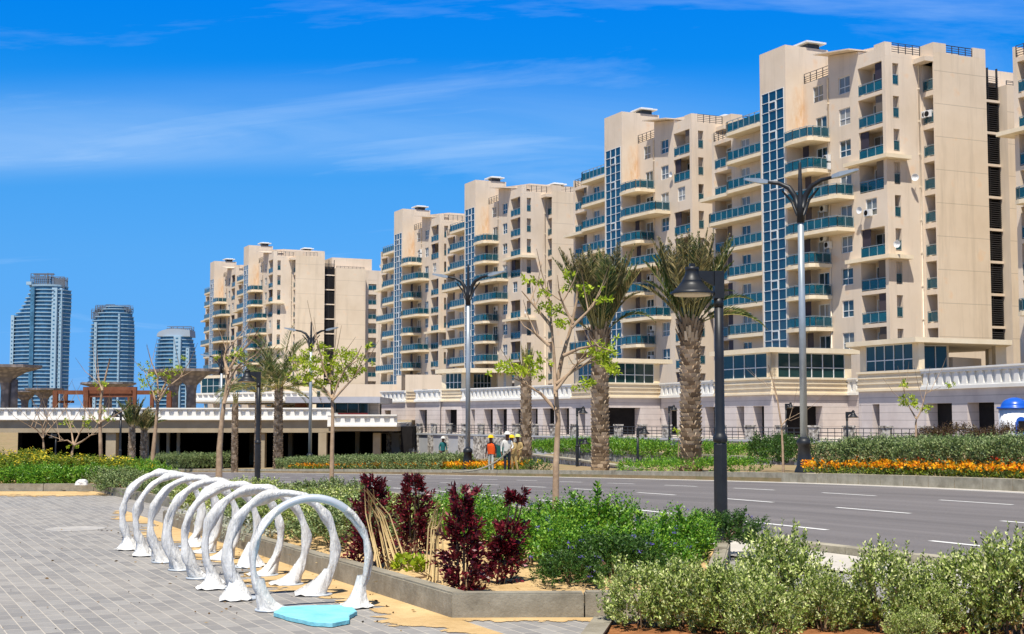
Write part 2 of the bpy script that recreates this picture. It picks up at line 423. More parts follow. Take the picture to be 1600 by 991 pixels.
for k, (qq, off) in enumerate(((13.45, 0.7), (17.0, 2.75), (20.4, 3.6))):
    b = MB(); s = -22 + off
    while s < 140:
        n = 2
        for i in range(n):
            sa, sb = s + 2.0*i/n, s + 2.0*(i+1)/n
            q = []
            for (ss, dq) in ((sa,-.055),(sa,.055),(sb,.055),(sb,-.055)):
                pp = P2(ss, qq+cur(ss)+dq); q.append((pp.x, pp.y, zr(ss)+.005))
            b.face(q)
        s += 4.05
    tag(b.build('lane_marking', M['paint']), kind='structure')
strip('edge_line', -30, 200, QF-.62, QF-.5, .005, M['paint'])
t = NT('kerb_stone'); p = t.pos()
col = t.ramp(t.noise(p, 2.5, 6, .7), [(.3, srgb(134,128,110)), (.7, srgb(178,170,150))])
col = t.mix(t.ramp(t.noise(p, 1.1, 4, .7), [(.55, 0.0), (.7, .5)]), col, srgb(104,96,80)); t.bump(t.noise(p, 30, 4), .4, .02)
M['kerb'] = t.base(col, .9, .2)
M['gutter'] = mottled('pale_gutter_concrete', srgb(176,170,160), srgb(200,193,182), 1.5, .9, .2, .2)
strip('gutter', -30, 150, QF-.38, QF, .004, M['gutter'])
strip('gutter', -30, 150, QN, QN+.45, .004, M['gutter'])
# far kerb and near kerb as blocks
def kerb_line(name, q0, q1, h, s0, s1, L=1.0):
    b = MB(); s = s0
    while s < s1:
        e = s + L - .018; pr = []
        for ss in (s, e):
            c = cur(ss)
            for q in (q0, q1): pp = P2(ss, q+c); pr.append((pp.x, pp.y))
        z0, z1 = zr(s), zr(e); hh = h + rnd.uniform(-.008, .008)
        A, B, Cc, D = pr[0], pr[1], pr[3], pr[2]
        b.prism([A, B, Cc, D], [z0-.2, z0-.2, z1-.2, z1-.2], [z0+hh, z0+hh, z1+hh, z1+hh])
        s += L
    tag(b.build(name, M['kerb']), kind='structure')
kerb_line('kerb', QF, QF+.28, .27, -14, 150)
kerb_line('kerb', QN-.2, QN, .12, -14, 110)
M['sidewalk'] = mottled('pale_sidewalk', srgb(212,200,178), srgb(228,217,196), .8, .9, .2, .15)
strip('sidewalk', 28, 58, QF+.29, QF+2.6, .2, M['sidewalk'])
strip('sidewalk', -14, 26, QN-1.4, QN-.21, .035, M['gutter'])

# paved plaza in the foreground
t = NT('grey_pavers'); p = t.pos()
mpn = t.n('ShaderNodeMapping'); mpn.inputs['Rotation'].default_value = (0,0,R(64.6)); t.l(p, mpn.inputs[0])
br = t.n('ShaderNodeTexBrick', Scale=1.0); br.offset = .5; br.inputs['Brick Width'].default_value = .27; br.inputs['Row Height'].default_value = .125
br.inputs['Mortar Size'].default_value = .0045; br.inputs['Mortar Smooth'].default_value = .3; br.inputs['Bias'].default_value = -.1
br.inputs['Color1'].default_value = (*srgb(126,124,122), 1); br.inputs['Color2'].default_value = (*srgb(153,150,145), 1); br.inputs['Mortar'].default_value = (*srgb(190,181,166), 1)
t.l(mpn.outputs[0], br.inputs['Vector'])
col = t.mix(t.ramp(t.noise(p, .5, 6, .7), [(.42, 0.0), (.72, .55)]), br.outputs['Color'], srgb(164,157,147))
col = t.mix(t.ramp(t.noise(p, 9, 4, .7), [(.35, .0), (.75, .35)]), col, srgb(112,109,106))
t.bump(br.outputs['Fac'], -.35, .012); M['pavers'] = t.base(col, .85, .25)
b = MB()
edge = [P2(s, QN-1.36+cur(s)) for s in (-6, 0, 6, 12, 16, 20, 24)]
poly = [(-90,-8,0), (20,-8,0)] + [(e.x, e.y, 0) for e in edge] + [(-4.0,30.3,0), (-90,30.3,0)]
b.face([(x, y, .004) for x, y, z in poly]); tag(b.build('paving', M['pavers']), kind='structure')

# near planter with its kerb
K0, K1 = Vector((-.47, 11.07, 0)), Vector((-5.17, 21.0, 0))
K2 = P2(22.5, QN-1.4+cur(22.5)); K3 = P2(12.5, QN-1.45+cur(12.5)); K4 = Vector((1.6, 11.13, 0))
PL = [K0, K4, K3, P2(17, QN-1.42+cur(17)), K2, K1]
def kerb_poly(b, A, B, w, h, L=1.05, inset=None):
    A, B = Vector(A), Vector(B); d = (B-A); n = d.length; d /= n; nrm = Vector((-d.y, d.x, 0))
    k = max(1, round(n/L)); L = n/k
    for i in range(k):
        a, e = A + d*(i*L+.006), A + d*((i+1)*L-.006); hh = h + rnd.uniform(-.006, .006)
        b.prism([(a.x,a.y), (e.x,e.y), ((e+nrm*w).x,(e+nrm*w).y), ((a+nrm*w).x,(a+nrm*w).y)], -.05, hh-.015)
        a2, e2 = a + nrm*.015 + d*.01, e + nrm*.015 - d*.01
        b.prism([(a2.x,a2.y), (e2.x,e2.y), ((e2+nrm*(w-.03)).x,(e2+nrm*(w-.03)).y), ((a2+nrm*(w-.03)).x,(a2+nrm*(w-.03)).y)], hh-.016, hh)
t = NT('planter_concrete'); p = t.pos()
col = t.ramp(t.noise(p, 3.5, 6, .7), [(.3, srgb(118,111,96)), (.7, srgb(160,153,136))])
col = t.mix(t.ramp(t.noise(p, 2, 5, .7, (1,1,.3)), [(.55, 0.0), (.7, .45)]), col, srgb(110,98,76)); t.bump(t.noise(p, 35, 4), .45, .012)
M['planter'] = t.base(col, .9, .2)
b = MB()
kerb_poly(b, K0, K4, .15, .2); kerb_poly(b, K1, K0, .15, .2); kerb_poly(b, K4, K3, .15, .2)
pk = empty('planter_kerb', K0, 'grey concrete kerb around the near planting bed with the dark red plants', 'kerb')
b.build('kerb_stones', M['planter'], pk, -K0)
t = NT('golden_sand'); p = t.pos()
col = t.ramp(t.noise(p, 1.6, 6, .7), [(.3, srgb(176,146,100)), (.7, srgb(212,182,134))]); col = t.mix(t.ramp(t.noise(p, 22, 4, .7), [(.55, 0.0), (.75, .5)]), col, srgb(120,86,52))
t.bump(t.noise(p, 26, 5), .7, .03); M['sand'] = t.base(col, .95, .1)
t2 = NT('swept_sand'); p2 = t2.pos()
c2 = t2.ramp(t2.noise(p2, 1.6, 6, .7), [(.3, srgb(176,146,100)), (.7, srgb(212,182,134))]); at_ = t2.n('ShaderNodeAttribute', attribute_name='fade')
n9 = t2.noise(p2, 5, 7, .72); al = t2.math('GREATER_THAN', t2.math('ADD', t2.math('MULTIPLY', at_.outputs['Fac'], 1.0), t2.math('MULTIPLY', t2.math('SUBTRACT', n9, .5), 1.5)), .5)
t2.l(al, t2.b.inputs['Alpha']); t2.bump(t2.noise(p2, 26, 5), .6, .03); M['swept'] = t2.base(c2, .95, .1)
def faded(b, name, fades):
    o = b.build(name, M['swept']); at3 = o.data.attributes.new('fade', 'FLOAT', 'POINT'); at3.data.foreach_set('value', fades); return tag(o, kind='structure')

def lumpy(name, poly, z, amp, step, mat, zf=None):
    xs = [q[0] for q in poly]; ys = [q[1] for q in poly]; n = len(poly)
    def inside(x, y):
        c = False
        for i in range(n):
            x1, y1 = poly[i][:2]; x2, y2 = poly[i-1][:2]
            if (y1 > y) != (y2 > y) and x < (x2-x1)*(y-y1)/(y2-y1)+x1: c = not c
        return c
    b = MB(); idx = {}; rr = random.Random(3)
    nx, ny = int((max(xs)-min(xs))/step)+2, int((max(ys)-min(ys))/step)+2
    for i in range(nx):
        for j in range(ny):
            x, y = min(xs)+i*step, min(ys)+j*step
            if inside(x, y): idx[i, j] = len(b.v); b.v.append((x + rr.uniform(-.3,.3)*step, y + rr.uniform(-.3,.3)*step, z + (max(zf(x, y), -9) if zf else 0) + rr.uniform(-amp, amp)))
    for (i, j) in idx:
        q = [(i,j),(i+1,j),(i+1,j+1),(i,j+1)]
        if all(k in idx for k in q): b.f.append(tuple(idx[k] for k in q)); b.m.append(0); b.sm.append(True)
    return tag(b.build(name, mat), kind='structure')
def inset(poly, d):
    cx = sum(p[0] for p in poly)/len(poly); cy = sum(p[1] for p in poly)/len(poly)
    return poly
lumpy('planter_soil', [(q.x, q.y) for q in PL], .11, .025, .14, M['sand'])
# sand swept along the outside of the planter kerb, ragged edge
b = MB(); d = (K1-K0).normalized(); nrm = Vector((-d.y, d.x, 0)); rr = random.Random(5); N = 120; rows = []; FD = []
for i in range(N+1):
    f = i/N; q = K0 - d*1.2 + d*(f*15.5)
    wv = .34 + .42*math.sin(min(f*1.25, 1)*math.pi)**.7 + .18*math.sin(f*31) + rr.uniform(-.16,.16)
    if f < .09: wv *= f/.09
    rows.append((q - nrm*.02, q + nrm*max(wv, .02)))
for i in range(N):
    a, bb = rows[i]; c2, dd = rows[i+1]
    m1, m2 = a.lerp(bb, .5), c2.lerp(dd, .5)
    bb = a + (bb-a)*1.25; dd = c2 + (dd-c2)*1.25
    b.face([(a.x,a.y,.012), (m1.x,m1.y,.010), (m2.x,m2.y,.010), (c2.x,c2.y,.012)], 0, True); FD += [1.05,.95,.95,1.05]
    b.face([(m1.x,m1.y,.010), (bb.x,bb.y,.0085), (dd.x,dd.y,.0085), (m2.x,m2.y,.010)], 0, True); FD += [.95,.05,.05,.95]
faded(b, 'sand_strip', FD)
b = MB(); rows = []
for i in range(41):
    x = -.55 + 2.4*i/40; rows.append((x, 11.08 - (.16 + .12*abs(math.sin(i*1.1)) + rr.uniform(0,.06))))
for i in range(40): b.face([(rows[i][0], rows[i][1], .0085), (rows[i+1][0], rows[i+1][1], .0085), (rows[i+1][0], 11.09, .012), (rows[i][0], 11.09, .012)])
faded(b, 'sand_strip', [.2,.2,1,1]*40)
# path of sand between the two beds and the back bed kerb
b = MB(); rows = []
for i in range(61):
    x = -30 + 26*i/60; rows.append((x, 29.0 + .25*math.sin(i*.9) + rr.uniform(-.2,.2) - (1.2 if -11 < x < -7 else 0)))
for i in range(60): b.face([(rows[i][0], rows[i][1], .0085), (rows[i+1][0], rows[i+1][1], .0085), (rows[i+1][0], 30.25, .012), (rows[i][0], 30.25, .012)])
faded(b, 'sand_strip', [.15,.15,1.1,1.1]*60)
K5, K6 = Vector((-5.75, 24.4, 0)), Vector((-8.95, 30.3, 0))
b = MB(); kerb_poly(b, K6, K5, .15, .17); kerb_poly(b, Vector((-24, 30.3, 0)), K6, .15, .17)
kb = empty('planter_kerb', K6, 'low concrete kerb of the back bed under the yellow flowering bushes', 'kerb'); b.build('kerb_stones', M['planter'], kb, -K6)
K7 = P2(25.5, QN-1.4+cur(25.5)); K8 = P2(37, QN-1.4+cur(37))
lumpy('bed_soil', [(K5.x,K5.y), (K7.x,K7.y), (K8.x,K8.y), (-10,44), (-40,44), (-40,30.4), (K6.x,K6.y)], .06, .04, .4, M['sand'], zat)
# foreground shrub bed at the right
SB = [Vector((.62, 10.52, 0)), Vector((.3, 8.6, 0)), Vector((9, 7.6, 0)), Vector((6.4, 10.75, 0)), Vector((3.0, 10.62, 0))]
t = NT('red_brown_soil'); p = t.pos(); col = t.ramp(t.noise(p, 5, 5, .7), [(.3, srgb(104,66,40)), (.7, srgb(168,116,74))]); t.bump(t.noise(p, 30, 4), .8, .03); M['soil'] = t.base(col, .95, .1)
lumpy('shrub_bed_soil', [(q.x, q.y) for q in SB], .05, .02, .1, M['soil'])
b = MB(); kerb_poly(b, SB[0], SB[4], -.12, .10); kerb_poly(b, SB[4], SB[3], -.12, .10); kerb_poly(b, SB[1], SB[0], -.12, .1)
kb = empty('bed_kerb', SB[0], 'flush concrete edging behind the silver green foreground shrubs', 'kerb'); b.build('kerb_stones', M['planter'], kb, -SB[0])
# plaza (upper level)
b = MB(); a, d2 = P2(-60, 69.2), P2(176, 69.2)
b.face([(a.x,a.y,0), (a.x+500,a.y+250,0), (d2.x+400,d2.y+250,0), (d2.x,d2.y,0)])
tag(b.build('plaza', mottled('plaza_paving', srgb(168,160,150), srgb(190,182,170), .5, .9, .2, .05)), kind='structure')
# ------------------------------------------------------------------ apartment blocks
# local frame: origin at the front corner of the glass stair tower, +x along the row towards the camera, +y into the block
FL = [4.15, 7.2, 10.25, 13.3, 16.35, 19.4, 22.45, 25.5, 28.55, 31.6]; FH = 3.05
CACHE = {}
def cached(key, fn):
    if key not in CACHE: CACHE[key] = fn()
    return CACHE[key]
def window_mesh(w, h, split=.62):
    def f():
        b = MB(); t = .06
        b.box((0,.02,0), (w,.035,h), 1)
        b.box((0,-.03,0),(t,.02,h)); b.box((w-t,-.03,0),(w,.02,h)); b.box((t,-.03,0),(w-t,.02,t)); b.box((t,-.03,h-t),(w-t,.02,h))
        zs = h*(1-split); b.box((t,-.025,zs-.035),(w-t,.018,zs+.035)); b.box((w/2-.03,-.028,t),(w/2+.03,.016,zs-.035)); b.box((w/2-.03,-.028,zs+.035),(w/2+.03,.016,h-t))
        return b.mesh('window', [M['frame'], M['win_glass']])
    return cached(('win', w, h), f)
def door_mesh(w, h):
    def f():
        b = MB(); t = .07
        b.box((0,.02,0), (w,.035,h), 1)
        b.box((0,-.03,0),(t,.02,h)); b.box((w-t,-.03,0),(w,.02,h)); b.box((t,-.03,h-t),(w-t,.02,h)); b.box((w/2-.04,-.028,0),(w/2+.04,.018,h-t))
        return b.mesh('balcony_door', [M['frame'], M['win_glass']])
    return cached(('door', w, h), f)
def shutter_mesh(w, h):
    def f():
        b = MB(); b.box((0,0,0),(w,.06,h)); return b.mesh('shade_screen', [M['door_dark']])
    return cached(('shut', w, h), f)
def railing_mesh(pts, h=1.0):
    """glass panels with posts and a handrail along a plan polyline"""
    def f():
        b = MB()
        for k in range(len(pts)-1):
            p, q = Vector((*pts[k], 0)), Vector((*pts[k+1], 0)); d = q-p; L = d.length; d /= L; n = max(1, round(L/1.05))
            for i in range(n+1):
                c = p + d*(L*i/n); b.box((c.x-.03, c.y-.03, 0), (c.x+.03, c.y+.03, h))
            b.beam(p+Vector((0,0,h+.03)), q+Vector((0,0,h+.03)), .07, .055)
            b.beam(p+Vector((0,0,.1)), q+Vector((0,0,.1)), .04, .04)
            for i in range(n):
                a, e = p + d*(L*i/n+.06), p + d*(L*(i+1)/n-.06)
                b.beam(a+Vector((0,0,.53)), e+Vector((0,0,.53)), .016, .80, 1)
        return b.mesh('glass_railing', [M['rail_metal'], M['teal_glass']])
    return cached(('rail', tuple(pts), h), f)
def slab_mesh(poly, th=.32):
    def f():
        b = MB(); b.prism(list(poly), -th, 0.02); return b.mesh('balcony_slab', [M['cream']])
    return cached(('slab', tuple(poly), th), f)
def iron_rail_mesh(L, h=1.0):
    def f():
        b = MB(); n = max(2, round(L/.9))
        for i in range(n+1): b.box((L*i/n-.03,-.03,0),(L*i/n+.03,.03,h))
        for z in (.15,.36,.57,.78,h): b.box((0,-.02,z-.025),(L,.02,z+.025))
        return b.mesh('roof_railing', [M['dark_rail']])
    return cached(('iron', round(L,2), h), f)
def ac_mesh():
    def f():
        b = MB(); b.box((-.42,-.34,0),(.42,0,.62)); b.lathe([(.25,0),(.25,.02),(.2,.03)], 12, 1, (0,0,0))
        n = 0
        # fan grille is turned to the front face
        k = len(b.v) - 36
        for i in range(36):
            x, y, z = b.v[k+i]; b.v[k+i] = (x-.1, -.34 - z, y+.31)
        b.box((-.4,-.3,-.06),(-.34,0,0)); b.box((.34,-.3,-.06),(.4,0,0))
        return b.mesh('air_conditioner', [M['ac'], M['inner']])
    return cached(('ac',), f)
def dish_mesh():
    def f():
        b = MB(); b.lathe([(.02,.0),(.2,.03),(.36,.1),(.45,.18),(.46,.18),(.36,.08),(.2,.01),(.02,-.02)], 14)
        b.v = [(x*.75, -z*.75, y*.75+.25) for x, y, z in b.v]; b.tube([(0,0,.25),(0,.3,.1)], .03, 6); b.tube([(0,0,.0),(0,-.4,.3)], .015, 5)
        return b.mesh('satellite_dish', [M['ac']])
    return cached(('dish',), f)
def cowl_mesh():
    def f():
        b = MB(); b.box((-.7,-.7,0),(.7,.7,.5), 1); b.prism([(-1.2,-1.2),(1.2,-1.2),(1.2,1.2),(-1.2,1.2)], .5, .66); b.prism([(-.8,-.8),(.8,-.8),(.8,.8),(-.8,.8)], .66, .8)
        return b.mesh('roof_vent', [M['frame'], M['dark_rail']])
    return cached(('cowl',), f)

LONG = {'A': (5, 6), 'B': (7, 5, 3)}         # floors whose front balcony is the long one
RECWIN = {'A': (5,), 'B': (7,)}              # floors where the corner loggia is a plain window
LEDGE = {'A': (7, 4), 'B': (4,)}             # corner ledges
WLONG = {'A': (6, 3), 'B': (5, 2)}           # long balconies on the far wing
XR, YB1, XB, YB2, YL, YB3, YE = 12.4, 6.3, 14.06, 12.5, 15.0, 21.4, 25.8
XW, YW = -15.8, 1.5

def block_walls(v):
    b = MB(); fn, en = (0,-1,0), (1,0,0)
    # front wall of the main wing (y = 2.1)
    ops = []
    for k, z in enumerate(FL):
        if k in RECWIN[v]: ops.append((9.3, 10.9, z+.85, z+2.45, .18, None))
        else: ops.append((8.5, 11.95, z+.02, z+2.72, 1.7, 2))
        if k in LONG[v]: ops.append((5.6, 7.3, z+.02, z+2.3, .18, None))
        elif k: ops.append((5.6, 7.3, z+.85, z+2.45, .18, None))
        if k == 9: ops.append((1.6, 3.2, z+.85, z+2.45, .18, None))
        elif k: ops.append((2.0, 3.7, z+.02, z+2.35, .18, None))
    b.wall((0,2.1,0), (1,0,0), fn, XR, 0, 34.7, ops)
    # end wall with slit windows, from its corner into the block
    ops = [(.85, 1.55, z+.45, z+2.5, .9, 2) for z in FL]
    b.wall((XR,2.1,0), (0,1,0), en, 4.2, 0, 34.7, ops)
    ops = [(.12, 1.52, z+.02, z+2.6, 1.3, 2) for z in FL]
    b.wall((XR,YB1,0), (1,0,0), fn, XB-XR, 0, 34.7, ops)
    # plain jointed end walls, louvre recess, rear half
    b.wall((XB,YB1,0), (0,1,0), en, YB2-YB1, 0, 35.1, (), 1)
    b.wall((12.7,YB2,0), (0,1,0), en, YL-YB2, 0, 33.3, (), 2)
    b.wall((12.7,YB2,0), (1,0,0), (0,1,0), XB-12.7, 0, 35.1, (), 0)
    b.wall((12.7,YL,0), (1,0,0), fn, XB-12.7, 0, 32.9, (), 0)
    b.wall((XB,YL,0), (0,1,0), en, YB3-YL, 0, 32.9, (), 1)
    b.wall((XR,YB3,0), (1,0,0), (0,1,0), XB-XR, 0, 32.9, (), 0)
    ops = [(1.2, 3.0, z+.1, z+2.3, 1.0, 2) for z in FL[:9]]
    b.wall((XR,YB3,0), (0,1,0), en, YE-YB3, 0, 32.9, ops)
    # parapet piers and low parapets of the main wing roof
    b.box((XR-1.5,2.1+.0,34.703),(XR,2.35,36.0)); b.box((XR-.25,2.35,34.703),(XR,2.9,36.0))
    b.box((8.6,2.1,34.703),(XR-1.5,2.35,35.6)); b.box((XR-.25,2.9,34.703),(XR,YB1,35.05))
    b.box((XB-1.9,YB1+.0,34.703),(XB-.003,YB1+.25,36.0)); b.box((XB-.25,YB1+.253,35.103),(XB,YB1+1.5,36.0)); b.box((XB-.25,YB2-1.5,35.103),(XB,YB2,36.0))
    # stair tower
    b.wall((-4.4,0,0), (1,0,0), fn, 4.4, 0, 38.5, [(.3, 4.05, 7.3, 34.3, .12, 4)])
    b.wall((0,0,0), (0,1,0), en, 5.2, 0, 38.5)
    b.wall((-4.4,0,0), (0,1,0), (-1,0,0), 5.2, 0, 38.5)
    b.wall((-4.4,5.2,0), (1,0,0), (0,1,0), 4.4, 34.6, 38.5)
    b.face([(-4.4,0,38.5),(0,0,38.5),(0,5.2,38.5),(-4.4,5.2,38.5)])
    # penthouse behind, roofs
    b.prism([(-4.4,5.21),(8.9,5.21),(8.9,14),(-4.4,14)], 34.5, [38.2,36.9,36.9,38.2])
    b.prism([(4.05,2.12),(8.6,2.12),(8.6,5.2),(4.05,5.2)], 34.703, [36.62,35.97,35.97,36.62])                         # top-floor wall under the eaves
    b.box((0,2.2,34.3),(4.05,5.2,34.62)); b.box((4.05,2.3,34.4),(XR-.02,YB2,34.65)); b.box((-4.4,14,30),(12.6,YL-.02,32.9)); b.box((8.9,5.3,34.2),(XB-.02,YB2-.01,34.64))
    b.box((-4.4,YL+.02,30),(XR-.02,YE-.02,32.4)); b.box((XR-.02,YL+.02,30),(XB-.02,YB3-.02,32.4)); b.box((-2,YL+.5,32.41),(9.5,YE-1.5,35.6))
    b.wall((-4.4,YE,0), (1,0,0), (0,1,0), XR+4.4, 0, 32.9)
    # eaves slab over the window column, gently pitched
    b.prism([(3.3,.9),(8.75,.9),(8.75,6.2),(3.3,6.2)], [36.75,35.98,36.1,36.87], [36.87,36.10,36.22,36.99], 0)
    # far wing
    ops = []
    for k, z in enumerate(FL[:9]):
        ops.append((.5, 3.8, z+.02, z+2.7, 1.5, 2))
        if k: ops.append((5.6, 7.2, z+.02, z+2.35, .18, None)); ops.append((9.3, 10.9, z+.02, z+2.6, 1.2, 2))
    b.wall((XW,YW,0), (1,0,0), fn, -4.4-XW, 0, 31.65, ops)
    b.wall((XW,YW,0), (0,1,0), (-1,0,0), 24.5, 0, 31.65)
    b.box((XW,YW+.02,31.3),(-4.42,26,31.62))
    b.box((-6.4,1.9,31.62),(-4.42,5.2,34.9)); b.box((-12.0,6.0,31.62),(-4.42,14,34.8)); b.box((XW,YW,31.653),(XW+.25,4,32.6))
    b.wall((XW,YE,0), (1,0,0), (0,1,0), -4.4-XW, 0, 31.65)
    return b.mesh('wall', [M['stucco'], M['stucco_j'], M['stucco'], M['cream'], M['inner']])
def tower_glass():
    b = MB(); b.box((-4.1,.04,7.3),(-.35,.09,34.3), 1); n = 27
    for i in range(4): x = -4.1 + 3.75*i/3; b.box((x-.032,-.03,7.3),(x+.032,.04,34.3))
    for j in range(n+1): z = 7.3 + 27*j/n; b.box((-4.1,-.022,z-.026),(-.35,.036,z+.026))
    for j in (2,7,12,17,22,25):                                      # opening lights stand proud
        z = 7.3 + j; x0 = -4.1+1.25; b.box((x0+.05,-.06,z+.06),(x0+.13,-.022,z+.94)); b.box((x0+1.12,-.06,z+.06),(x0+1.2,-.022,z+.94)); b.box((x0+.13,-.06,z+.86),(x0+1.12,-.022,z+.94)); b.box((x0+.13,-.06,z+.06),(x0+1.12,-.022,z+.14))
    return b.mesh('stair_glazing', [M['frame'], M['navy_glass']])
def louvre():
    b = MB(); x0 = 12.7; b.box((x0+.02,YB2+.05,0),(x0+.05,YL-.05,32.9), 1)
    for k, z in enumerate([1.1] + FL):
        z1 = z + 2.35
        zz = z + .15
        while zz < z1: b.prism([(x0+.2,YB2+.08),(x0+.42,YB2+.08),(x0+.42,YL-.08),(x0+.2,YL-.08)], [zz+.09,zz,zz,zz+.09], [zz+.12,zz+.03,zz+.03,zz+.12]); zz += .2
        for y in (YB2+.1, (YB2+YL)/2, YL-.1): b.box((x0+.1,y-.05,z),(x0+.3,y+.05,z+3.05))
        b.box((x0+.05,YB2+.05,z-.3),(x0+.5,YL-.05,z-.06), 2)
    return b.mesh('louvre_screen', [M['louvre'], M['inner'], M['stucco']])

def apartment(v, loc, label, dishes=(), acs=(), simple=False):
    root = empty('apartment_building', loc, label, 'apartment block', 'beige apartment blocks in the stepped row', R(-65.5))
    rr = random.Random(int(loc[1]))
    link('wall', cached(('walls', v), lambda: block_walls(v)), root)
    link('stair_glazing', cached(('tg',), tower_glass), root)
    link('louvre_screen', cached(('lv',), louvre), root)
    def add(name, me, x, y, z, rz=0, par=None): return link(name, me, par or root, (x, y, z), rz)
    E = math.pi/2
    ns = 0
    for k, z in enumerate(FL):
        # corner loggia
        if k in RECWIN[v]: add('window', window_mesh(1.6,1.6), 9.3, 2.22, z+.85)
        else:
            add('glass_railing', railing_mesh(((0,0),(3.45,0))), 8.5, 2.16, z+.04)
            add('balcony_door', door_mesh(1.9,2.35), 8.75, 3.72, z+.03)
            add('shade_screen', shutter_mesh(1.15, 2.68), 8.53 if rr.random() < .3 else 10.75, 2.3, z+.03)
        if k in LONG[v]: add('balcony_door', door_mesh(1.7,2.28), 5.6, 2.2, z+.02)
        elif k: add('window', window_mesh(1.7,1.6), 5.6, 2.22, z+.85)
        if k == 9: add('window', window_mesh(1.6,1.6), 1.6, 2.22, z+.85)
        elif k: add('balcony_door', door_mesh(1.7,2.33), 2.0, 2.2, z+.02)
        # front balconies by the tower
        if 0 < k < 9:
            lg = k in LONG[v]; x1 = 7.7 if lg else 4.2
            poly = ((.02,-.35),(1.6,-.5),(x1-1.0 if lg else x1-.4,-.35 if not lg else -.2),(x1,.1),(x1,2.08),(.02,2.08))
            s = add('balcony', slab_mesh(poly, .34), 0, 0, z)
            pts = ((.1,-.27),(1.6,-.42),(x1-1.02 if lg else x1-.45,-.27 if not lg else -.12),(x1-.08,.14),(x1-.08,2.0))
            add('glass_railing', railing_mesh(pts), 0, 0, .03, 0, s)
            if k < 8: add('shade_screen', shutter_mesh(.9, 2.6), 1.05 + (.3 if rr.random() < .4 else 0), 1.2, z+.03)
        # end wall slits, side loggias
        add('glass_railing', railing_mesh(((0,0),(.66,0)), .95), XR-.08, 2.98, z+.46, E)
        add('glass_railing', railing_mesh(((0,0),(1.36,0))), XR+.14, YB1+.06, z+.04)
        if k in LEDGE[v]:
            add('ledge', slab_mesh(((7.0,1.4),(13.2,1.4),(13.2,4.3),(12.42,4.3),(12.42,2.08),(7.0,2.08)), .34), 0, 0, z)
        # rear end wall
        if k < 9: add('glass_railing', railing_mesh(((0,0),(1.75,0))), XR-.06, YB3+1.22, z+.12, E)
        # far wing
        if k < 9:
            add('glass_railing', railing_mesh(((0,0),(3.3,0))), XW+.5, YW+.06, z+.04)
            add('balcony_door', door_mesh(1.9,2.35), XW+.8, YW+1.42, z+.03)
            if rr.random() < .7: add('shade_screen', shutter_mesh(1.1, 2.66), XW+2.65, YW+.2, z+.03)
        if 0 < k < 9:
            x0 = XW+1.2 if k in WLONG[v] else XW+4.7
            add('balcony_door', door_mesh(1.6,2.33), XW+5.6, YW+.1, z+.02)
            s = add('balcony', slab_mesh(((x0,.2),(x0+.6,0),(-4.45,0),(-4.45,YW-.02),(x0,YW-.02)), .34), 0, 0, z)
            add('glass_railing', railing_mesh(((x0+.08,YW-.05),(x0+.08,.26),(x0+.6,.08),(-4.5,.08))), 0, 0, .03, 0, s)
    # ledge on the far wing, roof terrace rails
    add('ledge', slab_mesh(((-17.0,.6),(-11.2,.6),(-11.2,YW-.02),(XW-.02,YW-.02),(XW-.02,4.0),(-17.0,4.0)), .34), 0, 0, FL[7])
    s = add('balcony', slab_mesh(((-11.1,.2),(-10.5,0),(-4.45,0),(-4.45,YW-.02),(-11.1,YW-.02)), .34), 0, 0, 31.6)
    add('glass_railing', railing_mesh(((-11.02,YW-.05),(-11.02,.26),(-10.5,.08),(-4.5,.08)), 1.15), 0, 0, .03, 0, s)
    add('roof_railing', iron_rail_mesh(4.4), XW+.3, YW+.1, 31.66)
    add('roof_railing', iron_rail_mesh(4.0, 1.1), .02, 2.25, 34.63)
    add('roof_railing', iron_rail_mesh(3.3, .95), XR-.12, 2.95, 35.06, E)
    add('roof_railing', iron_rail_mesh(3.2, .8), XB-.12, YB1+1.5, 35.1, E)
    add('roof_railing', iron_rail_mesh(6.0, .9), XB-.12, YL+.1, 32.42, E)
    add('roof_vent', cowl_mesh(), -.9, 3.6, 38.5); add('roof_vent', cowl_mesh(), 6, 11, 36.95)
    for (x, y) in ((4.02, 2.03), (XR+.07, 5.9), (XR+.07, 2.5+4.6*.0+.0)):
        def f():
            b = MB(); b.tube([(0,0,4),(0,0,34.5)], .06, 6)
            for z in FL: b.box((-.09,-.09,z+.3),(.09,.09,z+.42)); 
            return b.mesh('drain_pipe', [M['pipe']])
        if y != 2.5: add('drain_pipe', cached(('pipe',), f), x, y, 0)
    for (x, y, z, rz) in acs: add('air_conditioner', ac_mesh(), x, y, z, rz)
    for (x, y, z, rz) in dishes: add('satellite_dish', dish_mesh(), x, y, z, rz)
    return root
A5 = Vector((27.0, 137.0, 0))
apartment('A', A5, 'largest beige apartment block at the right with a black louvre strip in its end wall',
          [(12.9,4.9,23.3,.8), (13.3,2.4,17.0,.4), (9.0,1.7,20.6,.2)],
          [(3.9,2.05,26.3,0), (3.9,2.05,25.5,0), (9.9,2.05,20.2,0), (3.9,2.05,17.9,0), (3.2,2.05,18.6,0), (13.2,6.5,29.2,.2), (12.9,6.5,29.2,.2), (3.3,2.05,21.5,0)])
apartment('B', A5 + Vector((-13.8, 30.3, 0)), 'beige apartment block just left of the largest one, behind the two tied palms',
          [(8.3,1.9,29.4,.1)], [(3.3,2.05,11.0,0), (3.3,2.05,8.4,0), (3.3,2.05,17.8,0), (3.8,2.05,11.9,0)])
A3 = Vector((-5.65, 215.8, 0))
apartment('A', A3, 'middle beige apartment block with a tall street lamp before its blue glass strip', [(12.9,2.6,17.0,0)], [(3.7,2.05,18.0,0)])
